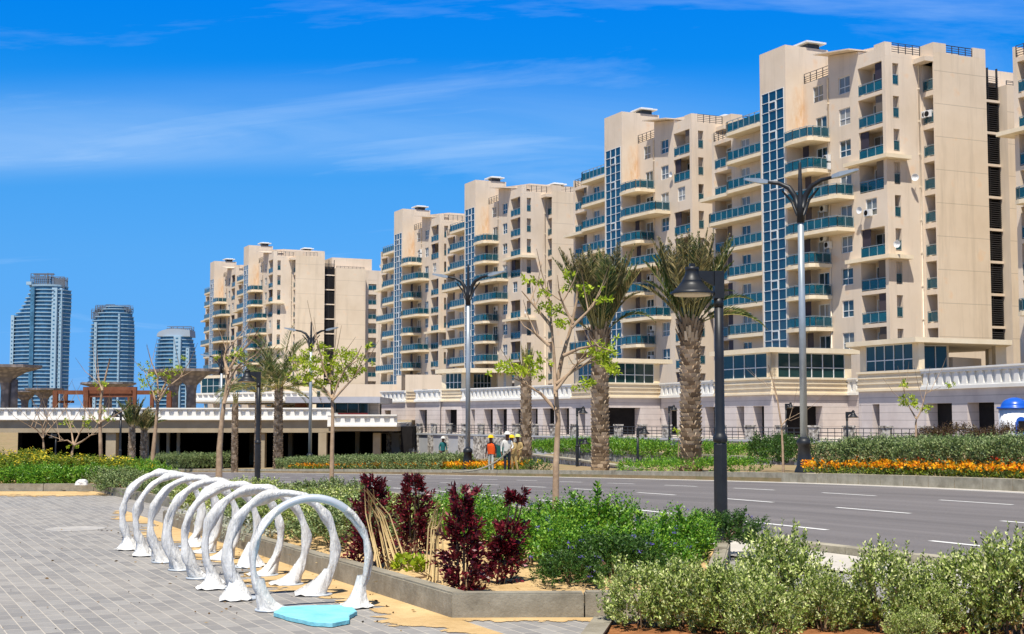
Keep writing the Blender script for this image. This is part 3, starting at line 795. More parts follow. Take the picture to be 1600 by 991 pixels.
apartment('B', A3 + Vector((-13.6, 30.0, 0)), 'beige apartment block just left of the middle one, its left end open to the sky', [(-12,.2,29.3,0)], [(3.9,2.05,29.5,0), (3.9,2.05,30.3,0)])
A1 = Vector((-56.0, 297.8, 0))
apartment('A', A1, 'far beige apartment block whose broad louvred end wall rises behind the green palm')
apartment('B', A1 + Vector((-13.7, 30.2, 0)), 'farthest and leftmost beige apartment block, peeping out behind the broad end wall')
apartment('B', Vector((47.1, 101.0, 0)), 'beige apartment block cut off by the right edge of the photo')
# ------------------------------------------------------------------ podium with arcade, mouldings, balusters and glazed pavilions
PZ0, PZ1, PZ2 = 3.45, 3.6, 5.05
def v2(px, D): q = gp(px, D, 3.0); return Vector((q.x, D, 0))
def face_frame(A, B):
    u = (B-A); L = u.length; u.normalize(); n = Vector((u.y, -u.x, 0))
    if n.y > 0 and abs(n.y) > abs(n.x)*.2: n = -n
    return u, n, L
def out_poly(A, B, d0, d1):
    u, n, L = face_frame(A, B)
    return [tuple((A+n*d0).xy), tuple((B+n*d0).xy), tuple((B+n*d1).xy), tuple((A+n*d1).xy)]
def band_mb(A, B, off):
    b = MB(); z = PZ1
    for k, (h, d) in enumerate(((.16,.26),(.36,.12),(.10,.2),(.30,.08),(.10,.18),(.28,.06),(.17,.22))):
        P = [Vector((*q,0))-off for q in out_poly(A, B, -.25, d)]
        b.prism([(q.x,q.y) for q in P], z, z+h); z += h
    return b
def baluster_mb(A, B, off, step=.95):
    b = MB(); u, n, L = face_frame(A, B)
    def slab(d0, d1, z0, z1, m=0):
        P = [Vector((*q,0))-off for q in out_poly(A, B, d0, d1)]; b.prism([(q.x,q.y) for q in P], z0, z1, m)
    slab(-.25,.26,PZ1,PZ1+.22); slab(-.25,.16,PZ1+.22,PZ1+.34); slab(-.25,-.02,PZ1+.34,PZ2-.3,0); slab(-.25,.2,PZ2-.3,PZ2-.12); slab(-.25,.26,PZ2-.12,PZ2)
    k = max(1, round(L/step)); st = L/k
    for i in range(k):
        c = A - off + u*((i+.5)*st); z0, z1 = PZ1+.341, PZ2-.301
        pts = []
        for (zz, hw, d) in ((z0,.27,.16),(z0+.4,.25,.15),(z1,.14,.15)):
            pts.append([c-u*hw+n*-.018, c+u*hw+n*-.018, c+u*hw+n*d, c-u*hw+n*d, zz])
        for a, e in zip(pts, pts[1:]):
            for i2 in range(4):
                j2 = (i2+1) % 4
                b.face([(a[i2].x,a[i2].y,a[4]),(a[j2].x,a[j2].y,a[4]),(e[j2].x,e[j2].y,e[4]),(e[i2].x,e[i2].y,e[4])])
    return b
SEGS = [  # px0, D0, px1, D1, kind, openings (px spans) or None
    (596,178,634,173,'bal',None), (634,173,649,173.5,'band',()), (649,169,688,165,'bal',None), (688,165.5,722,163,'band',((696,714),)),
    (722,163,895,141,'bal',((736,742),(756,770),(776,792),(799,815),(826,840),(848,866),(874,889))), (895,141,935,135,'band',((903,914),(922,931))), (935,135,1033,139,'band',((948,1000),)),
    (1033,138,1118,127,'bal',((1036,1057),(1075,1090),(1101,1120))), (1118,126.5,1207,118,'band',((1150,1162),(1176,1193))), (1207,118,1325,121.5,'band',((1226,1284),)),
    (1325,121.5,1342,120,'bal',()), (1342,106,1443,99.5,'band',((1332,1344),(1362,1373))), (1443,99.5,1660,85,'bal',((1446,1486),(1510,1552),(1572,1606)))]
pod = empty('podium_building', v2(1200,118), 'long pale stone arcade podium with cream mouldings and balusters under the right blocks', 'podium')
off = pod.location.copy()
wb = MB(); front = []
for (p0, d0, p1, d1, kind, ops) in SEGS:
    A, B = v2(p0, d0), v2(p1, d1); u, n, L = face_frame(A, B)
    if front and (front[-1]-A).length > .05:                       # return wall
        Q = front[-1]; uu, nn, LL = face_frame(Q, A); wb.wall(Q-off, uu, nn, LL, -.3, PZ2-.05)
    front += [A, B]
    O = []
    if ops is None:
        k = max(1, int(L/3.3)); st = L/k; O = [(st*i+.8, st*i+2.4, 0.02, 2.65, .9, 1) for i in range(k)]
    else:
        for (a, e) in ops:
            def xof(px):
                # intersection of the sight line with the wall
                k = (px-800)/FPX; den = u.x - k*u.y
                return (k*A.y - A.x)/den
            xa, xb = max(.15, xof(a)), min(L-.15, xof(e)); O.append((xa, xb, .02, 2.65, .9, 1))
    wb.wall(A-off, u, n, L, -.3, PZ1, O)
    (band_mb if kind == 'band' else baluster_mb)(A, B, off).build('parapet_moulding' if kind == 'band' else 'balustrade', M['white'] if kind == 'bal' else M['cream'], pod)
poly = []
for q in front:
    if not poly or (poly[-1]-q).length > .05: poly.append(q)
poly = poly + [Vector((62,92,0)), Vector((75,140,0)), Vector((45,160,0)), Vector((25,225,0)), Vector((-18,240,0)), Vector((-30,200,0))]
wb.face([(q.x-off.x, q.y-off.y, 4.1) for q in poly], 2)
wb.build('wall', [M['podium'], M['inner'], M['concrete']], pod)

def glazed(root, A, B, z0, z1, nc, rows, pillar=.7, name='pavilion_glazing'):
    """pillars, mullions and panes of one glazed facade between two plan points"""
    u, n, L = face_frame(A, B); o = A - root.location; b = MB()
    Mx = Matrix(((u.x, n.x, 0, o.x), (u.y, n.y, 0, o.y), (0, 0, 1, 0), (0,0,0,1)))
    b.box((pillar,-.12,z0),(L-pillar,-.08,z1), 1, Mx)
    for i in range(nc+1):
        x = pillar + (L-2*pillar)*i/nc; b.box((x-.035,-.14,z0),(x+.035,-.03,z1), 0, Mx)
    zz = [z0+.03] + [z0+(z1-z0)*r for r in rows] + [z1-.03]
    for z in zz: b.box((pillar,-.132,z-.035),(L-pillar,-.038,z+.035), 0, Mx)
    b.build(name, [M['frame'], M['shop_glass']], root)
    for xa in (0, L-pillar):
        p = MB(); p.box((xa,-.5,z0-.3),(xa+pillar,0,z1), 0, Mx); p.build('pillar', M['cream'], root)
def inp(A, c, f): return A + (c-A)*f
def pavilion(label, pts, z1, glz, roof, th=.42, cols=()):
    r = empty('roof_pavilion', pts[0], label, 'pavilion', 'glazed pavilions on the podium terrace')
    for (i, j, nc) in glz: glazed(r, pts[i], pts[j], PZ2-.02, z1, nc, (.42,))
    b = MB(); b.prism([((q-pts[0]).x, (q-pts[0]).y) for q in roof], z1+.003, z1+th); b.build('roof', M['cream'], r)
    for q in cols:
        c = MB(); e = q - pts[0]; c.box((e.x-.4,e.y-.4,4.1),(e.x+.4,e.y+.4,z1)); c.build('column', M['cream'], r)
    return r
bA, bB = Vector((-.4147,.91,0)), Vector((.91,.4147,0))
c1 = v2(1206,118.4); l1, r1 = c1 + bA*8.2, c1 + bB*8.3
pavilion('glazed cream pavilion on the podium behind the tall lamp post with dark green windows', [l1, c1, r1], 7.15, [(0,1,4),(1,2,6)], [c1-bA*.5-bB*.5, r1+bB*.7-bA*.5, r1+bB*.7+bA*6, l1+bA*.6+bB*4, l1+bA*.6-bB*.5])
c2 = v2(1437,99.9); l2 = v2(1345,106.2); r2 = v2(1478,102.5)
pavilion('cream pavilion under a broad flat canopy roof beside the blue domed kiosk', [l2, c2, c2+bB*.05+bA*.0, r2], 6.98, [(0,1,5)],
         [l2+bA*.8-bB*.7, c2-bA*.5-bB*.7, v2(1584,103.3), v2(1560,112), v2(1440,118), v2(1345,112)], .36, [v2(1563,105), v2(1552,110)])
rg = empty('shop_front', v2(1440,103), 'recessed glass shop front in the shade of the flat canopy roof', 'shop front')
glazed(rg, v2(1443,103.5), v2(1484,103.8), 4.1, 6.98, 2, (.4,), .12, 'glazing')
b = MB(); q = v2(1490,104)-rg.location; e = v2(1552,104.5)-rg.location; b.beam(q+Vector((0,.6,5.2)), e+Vector((0,3,5.2)), .4, 1.9); b.build('low_wall', M['stucco'], rg)
c4 = v2(938,135.4); l4, r4 = v2(899,141), v2(1031,139.2)
pavilion('glazed cream pavilion on the podium behind the two tied palm trunks', [l4, c4, r4], 7.0, [(0,1,4),(1,2,5)], [l4+bA*.6-bB*.5, c4-bA*.5-bB*.5, r4+bB*1.2-bA*.5, r4+bB*1.2+bA*5, l4+bB*5])
c3 = v2(727,163); l3 = v2(690,166); 
pavilion('cream pavilion with a wide flat roof behind the middle tall lamp post', [l3, c3, v2(778,164), v2(800,164.5), v2(731,166), v2(776,167)], 6.9, [(0,1,4),(2,3,3),(4,5,5)],
         [l3+Vector((-.8,.5,0)), c3+Vector((-.3,-1.2,0)), v2(814,163.2), v2(812,172), v2(690,172)], .5, [v2(809,164.2)])
# beige low block and terrace walls left of the podium
b = MB(); A = v2(620,186)
lb = empty('terrace_building', A, 'low blank beige wall block left of the podium with one small square opening', 'low building')
def fb(b, px0, px1, D, dep, z0, z1, m=0, root=A):
    p, q = v2(px0, D)-root, v2(px1, D)-root; b.box((p.x, p.y, z0), (q.x, q.y+dep, z1), m)
fb(b, 500, 620, 205, 14, 1.5, 6.6); fb(b, 619.5, 627, 196, 10, 1.5, 7.6); fb(b, 633, 650, 186, 8, 3, 7.4)
p, q = v2(650,186)-A, v2(690,186)-A
b.wall(p, (1,0,0), (0,-1,0), q.x-p.x, 3, 7.4, [(.8,1.5,4.6,5.5,.6,1)], 0)
b.build('wall', [M['stucco'], M['inner']], lb)

# ------------------------------------------------------------------ plaza retaining wall and its railing
wl = empty('retaining_wall', P2(146, 69.2), 'smooth grey retaining wall with rough stone piers below the arcade railing', 'retaining wall')
o = wl.location.copy(); ang = math.atan2(.866, -.5)
def LP(s, q, z=0): e = P2(s, q) - o; return Vector((e.x, e.y, z))
b = MB(); ux = Vector((.5,-.866,0)); nx = Vector((-.866,-.5,0))
def rbox(b, s0, s1, q0, q1, z0, z1, m=0):
    b.prism([tuple(LP(s,q).xy) for s, q in ((s0,q0),(s1,q0),(s1,q1),(s0,q1))], z0, z1, m)
rbox(b, 40, 148, 69.2, 69.9, -5.2, -.16); rbox(b, 40, 148, 69.08, 69.9, -.157, 0.0)
posts = [148 - 3.55*i for i in range(31)]
for s in posts:
    if s > 96: rbox(b, s-.45, s+.45, 68.95, 69.3, -5.2, -.2, 1)
rbox(b, 116.5, 127.5, 69.02, 69.3, -5.2, -.24, 1)
b.build('wall', [M['plaza_wall'], M['rubble']], wl)
b = MB(); rbox(b, 117.5, 123.2, 68.93, 69.019, -3.9, -1.25); b.build('opening', M['inner'], wl)  # near-black panel on the wall face, painted as a shaded opening
rl = empty('plaza_railing', P2(146, 69.5), 'dark metal railing between rough stone posts along the arcade terrace', 'railing')
o = rl.location.copy()
pm = None
for i, s in enumerate(posts):
    if pm is None:
        b = MB(); b.box((-.36,-.2,0),(.36,.2,.98)); b.box((-.42,-.26,.98),(.42,.26,1.1)); pm = b.mesh('stone_post', [M['rubble']])
    link('stone_post', pm, rl, LP(s, 69.5), math.atan2(-.866,.5))
b = MB()
for s0, s1 in zip(posts, posts[1:]):
    for z in (.12, .36, .6, .9): b.beam(LP(s0-.4,69.5,z), LP(s1+.4,69.5,z), .05, .05)
    for k in range(1, 5): s = s0 + (s1-s0)*k/5; b.beam(LP(s,69.5,0), LP(s,69.5,.9), .04, .04)
b.build('rail', M['dark_rail'], rl)
tp = empty('tarpaulin', P2(120, 68.6)+Vector((0,0,zat(*P2(120,68.6).xy))), 'teal green netting hung across the dark opening in the grey retaining wall', 'tarpaulin')
b = MB(); n = 14
for i in range(n):
    for j in range(5):
        def q(i, j):
            s = 117.2 + 6.4*i/n; e = P2(s, 68.75 + .16*math.sin(i*1.9+j)*1.0) - P2(120,68.6); return (e.x, e.y, 1.4 - zat(*P2(120,68.6).xy) - 4.25 + .36*j + .12*math.sin(i*1.3))
        b.face([q(i,j), q(i+1,j), q(i+1,j+1), q(i,j+1)], 0, True)
b.build('netting', mottled('teal_netting', (.01,.10,.09), (.02,.17,.14), 3, .8, .2, .2), tp)

# low stone garden walls
def stone_wall(label, pts, h, th=.4):
    r = empty('garden_wall', pts[0], label, 'garden wall'); b = MB(); cpb = MB()
    for p, q in zip(pts, pts[1:]):
        d = (q-p).normalized(); n = Vector((-d.y, d.x, 0))*th
        P = [(p-pts[0]).xy, (q-pts[0]).xy, (q+n-pts[0]).xy, (p+n-pts[0]).xy]; z0, z1 = p.z-pts[0].z, q.z-pts[0].z
        b.prism([tuple(k) for k in P], [z0-1.2, z1-1.2, z1-1.2, z0-1.2], [z0, z1, z1, z0]); e = Vector((-d.y, d.x, 0))*.06
        P = [(p-e-pts[0]).xy, (q-e-pts[0]).xy, (q+n+e-pts[0]).xy, (p+n+e-pts[0]).xy]
        cpb.prism([tuple(k) for k in P], [z0+.003, z1+.003, z1+.003, z0+.003], [z0+.09, z1+.09, z1+.09, z0+.09])
    b.build('stonework', M['rubble'], r); cpb.build('coping', M['kerb'], r)
stone_wall('lower rubble stone garden wall between the two tied palm trunks', [at(1003,733.5,66), at(905,719.5,79), at(840,712,92)], .6)
stone_wall('upper rubble stone garden wall running behind the right palm trunk and the black lamp', [at(1262,720,64), at(1120,713,72), at(978,707.5,82), at(880,702,95)], .6)

# ------------------------------------------------------------------ the road bridge
BD, BD2 = 150.0, 146.0
br = empty('road_bridge', at(300, 655, BD), 'white balustraded concrete bridge crossing over the sunken road at the left', 'bridge')
o = br.location.copy()
def X(px, D): return (px-800)/FPX*D
b = MB(); zt, zb = 2.74, 1.46
x0, x1 = X(-120,BD), X(521,BD); x2 = X(621,BD2)
b.box((x0-o.x, 0, .12-o.z), (x1-o.x, 17, zb-o.z-.02), 0)
b.box((x1-o.x+.02, BD2-o.y+.35, .30-o.z), (x2-o.x, 17, .75-o.z), 0)
xs = -58.0
b.box((xs-o.x, 17.02, .14-o.z), (x2-o.x, 110, zb-o.z-.03), 0)
b.build('girder', M['girder'], br)
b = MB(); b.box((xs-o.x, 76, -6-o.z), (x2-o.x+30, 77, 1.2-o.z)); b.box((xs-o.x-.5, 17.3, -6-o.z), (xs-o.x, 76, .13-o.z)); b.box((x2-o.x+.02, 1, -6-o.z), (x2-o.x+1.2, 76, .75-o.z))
b.build('dark_undercroft_wall', M['inner'], br)  # undercroft walls and floor: deep shade put into a near-black colour
b = MB(); b.box((xs-o.x,30,-6-o.z),(x2-o.x,77,-4.55-o.z)); b.build('dark_undercroft_floor', M['inner'], br)
def brbal(name, xa, xb, y, zb, zt, step):
    b = MB(); h = zt-zb
    b.box((xa,y-.42,zb),(xb,y+.3,zb+h*.14)); b.box((xa,y-.3,zb+h*.14),(xb,y+.3,zb+h*.26)); b.box((xa,y-.06,zb+h*.26),(xb,y+.3,zb+h*.8))
    b.box((xa,y-.3,zb+h*.8),(xb,y+.3,zb+h*.9)); b.box((xa,y-.4,zb+h*.9),(xb,y+.34,zt))
    n = int((xb-xa)/step)
    for i in range(n):
        c = xa + (i+.5)*(xb-xa)/n; za, zc = zb+h*.262, zb+h*.798
        pr = [(c-.30,za),(c+.30,za),(c+.22,za+.25*h),(c+.17,zc),(c-.17,zc),(c-.22,za+.25*h)]
        k = len(b.v); b.v += [(x, y-.062, z) for x, z in pr] + [(x, y-.27, z) for x, z in pr]; m = len(pr)
        b.f.append(tuple(k+m+i2 for i2 in range(m))); b.m.append(0); b.sm.append(False)
        for i2 in range(m):
            j2 = (i2+1) % m; b.f.append((k+i2, k+j2, k+m+j2, k+m+i2)); b.m.append(0); b.sm.append(False)
    b.build(name, M['white'], br)
brbal('balustrade', x0-o.x, x1-o.x, 0, zb-o.z, zt-o.z, .95)
brbal('balustrade', x1-o.x+.02, x2-o.x, BD2-o.y, .78-o.z, 2.02-o.z, .95)
b = MB(); b.box((x1-o.x+.03, BD2-o.y+.31, .76-o.z), (x2-o.x, 17, 1.2-o.z)); b.box((x1-o.x-.02, BD2-o.y-.35, .76-o.z), (x1-o.x+.5, .2, 2.2-o.z)); b.build('deck_edge', M['white'], br)
pc = MB(); pc.box((-.5,-.6,-6),(.5,.6,.1)); pmesh = pc.mesh('pier', [M['girder']])
for px, D, w_ in ((178,151,1.05),(410,151,.9),(506,149,.85),(590,148.5,.75),(560,164,.5),(456,170,.5),(396,190,.6),(345,185,.6)):
    q = link('pier', pmesh, br, (X(px,D)-o.x, D-o.y, -o.z + (.0 if D < 149.5 else 0))); q.scale = (w_, 1, 1)
pc = MB(); pc.box((-.18,-.18,-6),(.18,.18,.1)); light_slit_mesh = pc.mesh('column', [M['white']])  # added white posts standing in for slits of light under the bridge
for px, D in ((233,166.5),(249,166.5),(265,166.5),(281,166.5)): link('column', light_slit_mesh, br, (X(px,D)-o.x, D-o.y, -o.z))

# things on the bridge deck and terrace
dz = 1.45
def mushroom(px, D, ytop, hw, label, cols=(0,)):
    q = gp(px, D, dz); r = empty('shade_canopy', q, label, 'canopy', 'mushroom shaped concrete canopies on the bridge terrace')
    zt = at(px, ytop, D).z - dz; w_ = hw*D/FPX
    b = MB(); h = zt
    b.lathe([(.62,0),(.6,h*.55),(.72,h*.68),(1.3,h*.78),(w_*.55,h*.87),(w_*.97,h*.945),(w_,h*.95),(w_,h)], 8, 0, smooth=False)
    b.build('canopy', M['canopy'], r)
    for c in cols:
        if c: cb = MB(); cb.lathe([(.45,0),(.42,h*.74)], 8, 0, (c*D/FPX,0,0)); cb.build('column', M['canopy'], r)
t = NT('canopy_concrete'); p = t.pos(); v = t.n('ShaderNodeTexVoronoi', Scale=1.6); t.l(p, v.inputs['Vector'])
M['canopy'] = t.base(t.ramp(v.outputs['Distance'], [(.2, srgb(150,140,134)), (.6, srgb(112,106,104))]), .9, .2)
mushroom(8, 163, 571, 56, 'large concrete mushroom canopy at the left edge of the photo', (0, 13))
mushroom(298, 172, 577, 44, 'large concrete mushroom canopy right of the red pergola', ())
mushroom(271, 186, 578, 42, 'concrete mushroom canopy just left of the largest one behind the pergola', ())
mushroom(168, 205, 598, 44, 'flat concrete mushroom canopy above the red pergola, in front of the middle skyscraper', ())
mushroom(68, 230, 607, 31, 'small concrete mushroom canopy at the foot of the tallest skyscraper', ())
mushroom(38, 238, 611, 28, 'small lower concrete mushroom canopy just right of the left edge one', ())
M['rust'] = mottled('red_brown_timber', srgb(104,62,44), srgb(128,82,60), 2, .8, .2, .1)
pg = empty('pergola', gp(175, 168, dz), 'red brown timber pergola frame on the bridge terrace', 'pergola'); o = pg.location.copy()
def pb(px, D, y0, y1, w_=.5):
    a, e = at(px, y0, D), at(px, y1, D); b = MB(); b.box((a.x-o.x-w_/2, D-o.y-w_/2, min(a.z,e.z)-o.z), (a.x-o.x+w_/2, D-o.y+w_/2, max(a.z,e.z)-o.z)); b.build('post', M['rust'], pg)
for px, D in ((86,168),(102,172),(134,166),(140,170),(210,166),(202,172),(237,172),(264,168)): pb(px, D, 655, 611 if px not in (134,140,210,202) else 606, .55 if px in (86,134,264) else .42)
b = MB()
def pbeam(p0, D0, p1, D1, y, h=.42): b.beam(at(p0,y,D0)-o, at(p1,y,D1)-o, .35, h)
pbeam(84,168,266,168,613); pbeam(100,172,240,172,614); pbeam(131,166,214,166,607.5); pbeam(138,170,206,172,608); pbeam(132,166,141,170,607.5); pbeam(209,166,203,172,607.5); pbeam(86,168,114,172,628,.3); pbeam(141,166.3,209,166.3,618)
b.build('beam', M['rust'], pg)
# restaurant with flat grey canopy
rs = empty('restaurant', gp(520,160,dz), 'low glass fronted restaurant under a flat grey canopy on the terrace', 'restaurant'); o = rs.location.copy()
def rb(px0, px1, y0, y1, D, dep, m, name, w=rs):
    a, e = at(px0, y1, D), at(px1, y0, D); b = MB(); b.box((a.x-o.x, D-o.y, a.z-o.z), (e.x-o.x, D-o.y+dep, e.z-o.z)); b.build(name, m, w)
M['grey_roof'] = mottled('grey_fascia', srgb(150,150,158), srgb(166,166,172), .8, .7, .3, .05)
rb(446, 594, 620, 629.5, 156, 16, M['grey_roof'], 'canopy_roof'); rb(494, 576, 629.7, 655, 162, 1, M['shop_glass'], 'glass_front'); rb(461, 484, 629.7, 650, 160, .4, M['rust'], 'blind')
rb(576, 592, 629.7, 655, 163, 1, M['podium'], 'wall')
for px in (494.5, 505, 524, 543, 560, 575): rb(px-.6, px+.6, 629.7, 650, 161.6, .3, M['grey_roof'], 'mullion')
ch = MB(); ch.box((-.28,-.28,.42),(.28,.28,.5)); chs = ch.mesh('seat', [mottled('dark_red_cushion', (.10,.014,.014), (.15,.025,.022), 4, .8, .2, 0)])
ch = MB(); ch.box((-.28,.24,.5),(.28,.3,1.0)); chb = ch.mesh('backrest', chs.materials[:])
ch = MB(); ch.box((-.03,-.03,0),(.03,.03,.42)); chl = ch.mesh('leg', [M['dark_rail']])
for i, px in enumerate((526,534,541,549,556,563,571)):
    c = empty('terrace_chair', gp(px, 151.5, 1.2), 'dark red chair outside the restaurant glass, one of a row', 'chair', 'dark red terrace chairs', R(180))
    link('seat', chs, c); link('backrest', chb, c)
    for sx_ in (-.24,.24):
        for sy_ in (-.24,.24): link('leg', chl, c, (sx_,sy_,0))
# white podium of the far blocks
wp = empty('podium_building', gp(400,262,dz), 'far white two storey podium with teal windows below the leftmost blocks', 'podium'); o = wp.location.copy()
b = MB(); A, B = v2(306,262), v2(492,240); u, n, L = face_frame(A, B)
b.wall(A-o, u, n, L, 0, 3.3, [(L*f, L*f+1.6, .8, 2.6, .3, 1) for f in (.02,.09,.17,.25,.42,.50,.55,.78,.85)])
b.build('wall', [M['podium'], M['win_glass']], wp)
b = MB(); P = lambda d0, d1, z0, z1: b.prism([tuple((Vector((*q,0))-o).xy) for q in out_poly(A, B, d0, d1)], z0, z1)
P(-.3,.5,3.3,3.7); P(-.3,.2,3.7,4.6); P(-.3,.45,4.6,4.9)
k = int(L/1.6)
for i in range(k): c = A-o + u*((i+.5)*L/k); b.box((c.x-.3,c.y-.4,3.703),(c.x+.3,c.y-.1,4.597))
b.build('balustrade', M['white'], wp)
b = MB(); q = Vector((6,10,0)); b.prism([tuple((A-o).xy), tuple((B-o).xy), tuple((B-o+Vector((14,30,0))).xy), tuple((A-o+Vector((10,40,0))).xy)], 3.0, 3.29); b.build('roof', M['white'], wp)
tv = empty('roof_pavilion', v2(318,258)+Vector((0,0,0)), 'teal glass upper room at the left end of the far white podium', 'pavilion')
glazed(tv, v2(313,266), v2(352,261), 6.3, 9.2, 4, (.5,), .2)
b = MB(); b.prism([tuple((v2(x,d)-tv.location).xy) for x, d in ((308,267),(354,260),(360,270),(312,276))], 9.2, 9.7); b.build('roof', M['cream'], tv)
p = v2(492,238); b = MB(); bx = empty('shop_front', p, 'pale porch with one glass door at the right end of the far white podium', 'shop front'); 
glazed(bx, v2(488,238), v2(536,236), 1.45, 6.3, 4, (.4,), .8, 'glazing')

# ------------------------------------------------------------------ distant skyscrapers
def towermat(name, c):
    t = NT(name); p = t.pos(True); f = t.noise(p, .05, 3, .6); g = t.noise(p, .22, 2, .7, (1, 1, .5))
    return t.base(t.mix(t.ramp(g, [(.4,0.0),(.6,.6)]), t.ramp(f, [(.3, tuple(x*.8 for x in c)), (.7, c)]), tuple(x*.35 for x in c)), .15, .6)
M['hazy_glass'] = towermat('hazy_blue_glass', (.08,.22,.36)); M['hazy_white'] = mottled('hazy_far_concrete', (.28,.42,.53), (.36,.50,.60), .02, .8, .2, 0)  # distance haze is mixed into the bluish glass and slab colours
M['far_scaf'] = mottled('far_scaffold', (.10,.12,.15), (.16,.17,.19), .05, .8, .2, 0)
def skyscraper(label, D, rows, ybase, core, crown):
    """rows: list of (y pixel, left px, right px) outline from the top down; core: list of px spans of white shafts"""
    pc = 0.5*(rows[-1][1]+rows[-1][2]); base = gp(pc, D, -1); r = empty('skyscraper', base, label, 'skyscraper', 'glass skyscrapers on the skyline')
    k = D/FPX
    def lr(y):
        for (y0,l0,r0),(y1,l1,r1) in zip(rows, rows[1:]):
            if y0 <= y <= y1: f = (y-y0)/(y1-y0+1e-6); return l0+(l1-l0)*f, r0+(r1-r0)*f
        return rows[-1][1:]
    g = MB(); s = MB(); top = rows[0][0]; step = 5.9; y = ybase
    while y > top:
        l, rr_ = lr(max(y-step, top)); z0, z1 = at(0,y,D).z - base.z, at(0,max(y-step,top),D).z - base.z
        xa, xb = (l-pc)*k, (rr_-pc)*k; dp = (rows[-1][2]-rows[-1][1])*k*.32
        def plan(e):
            n = 10; P = []
            for i in range(n+1):
                f = i/n; x = xa-e + (xb-xa+2*e)*f; P.append((x, -dp*(1-(2*f-1)**2)**.5*1.0 - e))
            return P + [(xb+e-3, 4), (xa-e+3, 4)]
        g.prism(plan(0), z0, z1-.8); s.prism(plan(1.0), z1-.75, z1); y -= step
    g.build('glass_body', M['hazy_glass'], r); s.build('floor_slabs', M['hazy_white'], r)
    for (p0, p1, yt, o2) in core:
        b = MB(); z1 = at(0,yt,D).z - base.z; f = ((p0+p1)/2-rows[-1][1])/(rows[-1][2]-rows[-1][1]); dp = (rows[-1][2]-rows[-1][1])*k*.32; yy = -dp*max(1-(2*f-1)**2, 0)**.5
        b.box(((p0-pc)*k, yy-3.2, 0), ((p1-pc)*k, yy+8, z1))
        for i in range(int(z1/4.2)): b.box(((p0+(p1-p0)*.3-pc)*k, yy-3.35, 4.2*i+1.5), ((p0+(p1-p0)*.65-pc)*k, yy-3.202, 4.2*i+2.9), 1)
        b.build('service_shaft', [M['hazy_white'], M['hazy_glass']] if o2 else [M['hazy_glass'], M['hazy_glass']], r)
    for (p0, p1, y0, y1, dens) in crown:
        b = MB()
        X0, X1, Z0, Z1 = (p0-pc)*k, (p1-pc)*k, at(0,y0,D).z-base.z, at(0,y1,D).z-base.z
        n = max(2, int((p1-p0)/dens)); mrow = max(2, int((y0-y1)/dens))
        for x in (X0, X1): b.box((x-.3,-10,Z1-4),(x+.3,1,Z1-3.5)); b.box((x-.3,-10,Z0+.2),(x+.3,1,Z0+.7))
        for yy in (-10, 1):
            for i in range(n+1): x = X0+(X1-X0)*i/n; b.box((x-.35,yy-.35,Z0),(x+.35,yy+.35,Z1 - (rnd.random()*3)))
            for j in range(1, mrow+1): z = Z0+(Z1-Z0)*j/mrow; b.box((X0,yy-.3,z-.4),(X1,yy+.3,z+.1))
        b.build('scaffolding', M['far_scaf'], r)
    return r, base, k, pc
r, base, k, pc = skyscraper('tallest blue glass skyscraper, stepped on its left shoulder, with scaffolding on top', 1450,
    [(447,43,100),(452,43,106),(458,42,107),(464,37,107),(474,34,107),(480,29,107),(486,26,107),(492,19,106),(500,17.5,106),(650,17,105)], 655, [(85,93,452,True),(95,99,452,True),(19,24,494,True),(54,60,452,False)], [(48,80,448,429,3.2),(80,100,452,434,2.0)])
b = MB(); z = at(0,430,1450).z-base.z; b.box(((48-pc)*k,-3,z),((80-pc)*k,-1.5,z+1.6)); b.box(((70-pc)*k,-3,z-14),((71-pc)*k,-1.5,z+2)); b.build('crane', M['far_scaf'], r)
b = MB(); z = at(0,447,1450).z-base.z; b.box(((44-pc)*k,-16,z-.2),((52-pc)*k,10,z+3)); b.build('parapet', M['hazy_white'], r)
skyscraper('middle blue glass skyscraper with a rounded unfinished top', 1500,
    [(480,164,197),(484,157,201),(488,151,203),(493,146,205),(498,143,206),(508,140,207),(540,138,208),(650,137,207)], 655, [(151,155,505,True),(188,190.5,492,True)], [(150,204,489,478,2.6),(144,158,500,484,2.4),(166,180,482,477,3)])
skyscraper('shortest skyscraper at the right of the three, with a domed concrete crown', 1550,
    [(526,247,298),(534,244,301),(545,242,303),(560,241,305),(650,240,306)], 655, [(275,286,527,True),(293,298,545,True)], [(262,300,517,511,3)])
o3 = [o_ for o_ in bpy.data.objects if o_.name.startswith('skyscraper')][-1]; D = 1550; k = D/FPX
b = MB(); P = []
for i in range(13): a_ = math.pi*i/12; P.append((-26*k*math.cos(a_)*1.0, 12*k*(math.sin(a_)**.7)))
zb_ = at(0,527,D).z - o3.location.z
pts = [(x, z) for x, z in P if x < 10*k] + [(25*k, 12*k*.86), (26*k, 0)]
kk = len(b.v); m = len(pts); b.v += [(x, -13, zb_+z) for x, z in pts] + [(x, 14, zb_+z) for x, z in pts]
b.f += [tuple(kk+i for i in range(m))[::-1], tuple(kk+m+i for i in range(m))] + [(kk+i, kk+(i+1) % m, kk+m+(i+1) % m, kk+m+i) for i in range(m)]; b.m += [0]*(m+2); b.sm += [False]*(m+2)
b.build('crown', mottled('far_grey_concrete', (.30,.36,.42), (.36,.42,.48), .02, .8, .2, 0), o3)

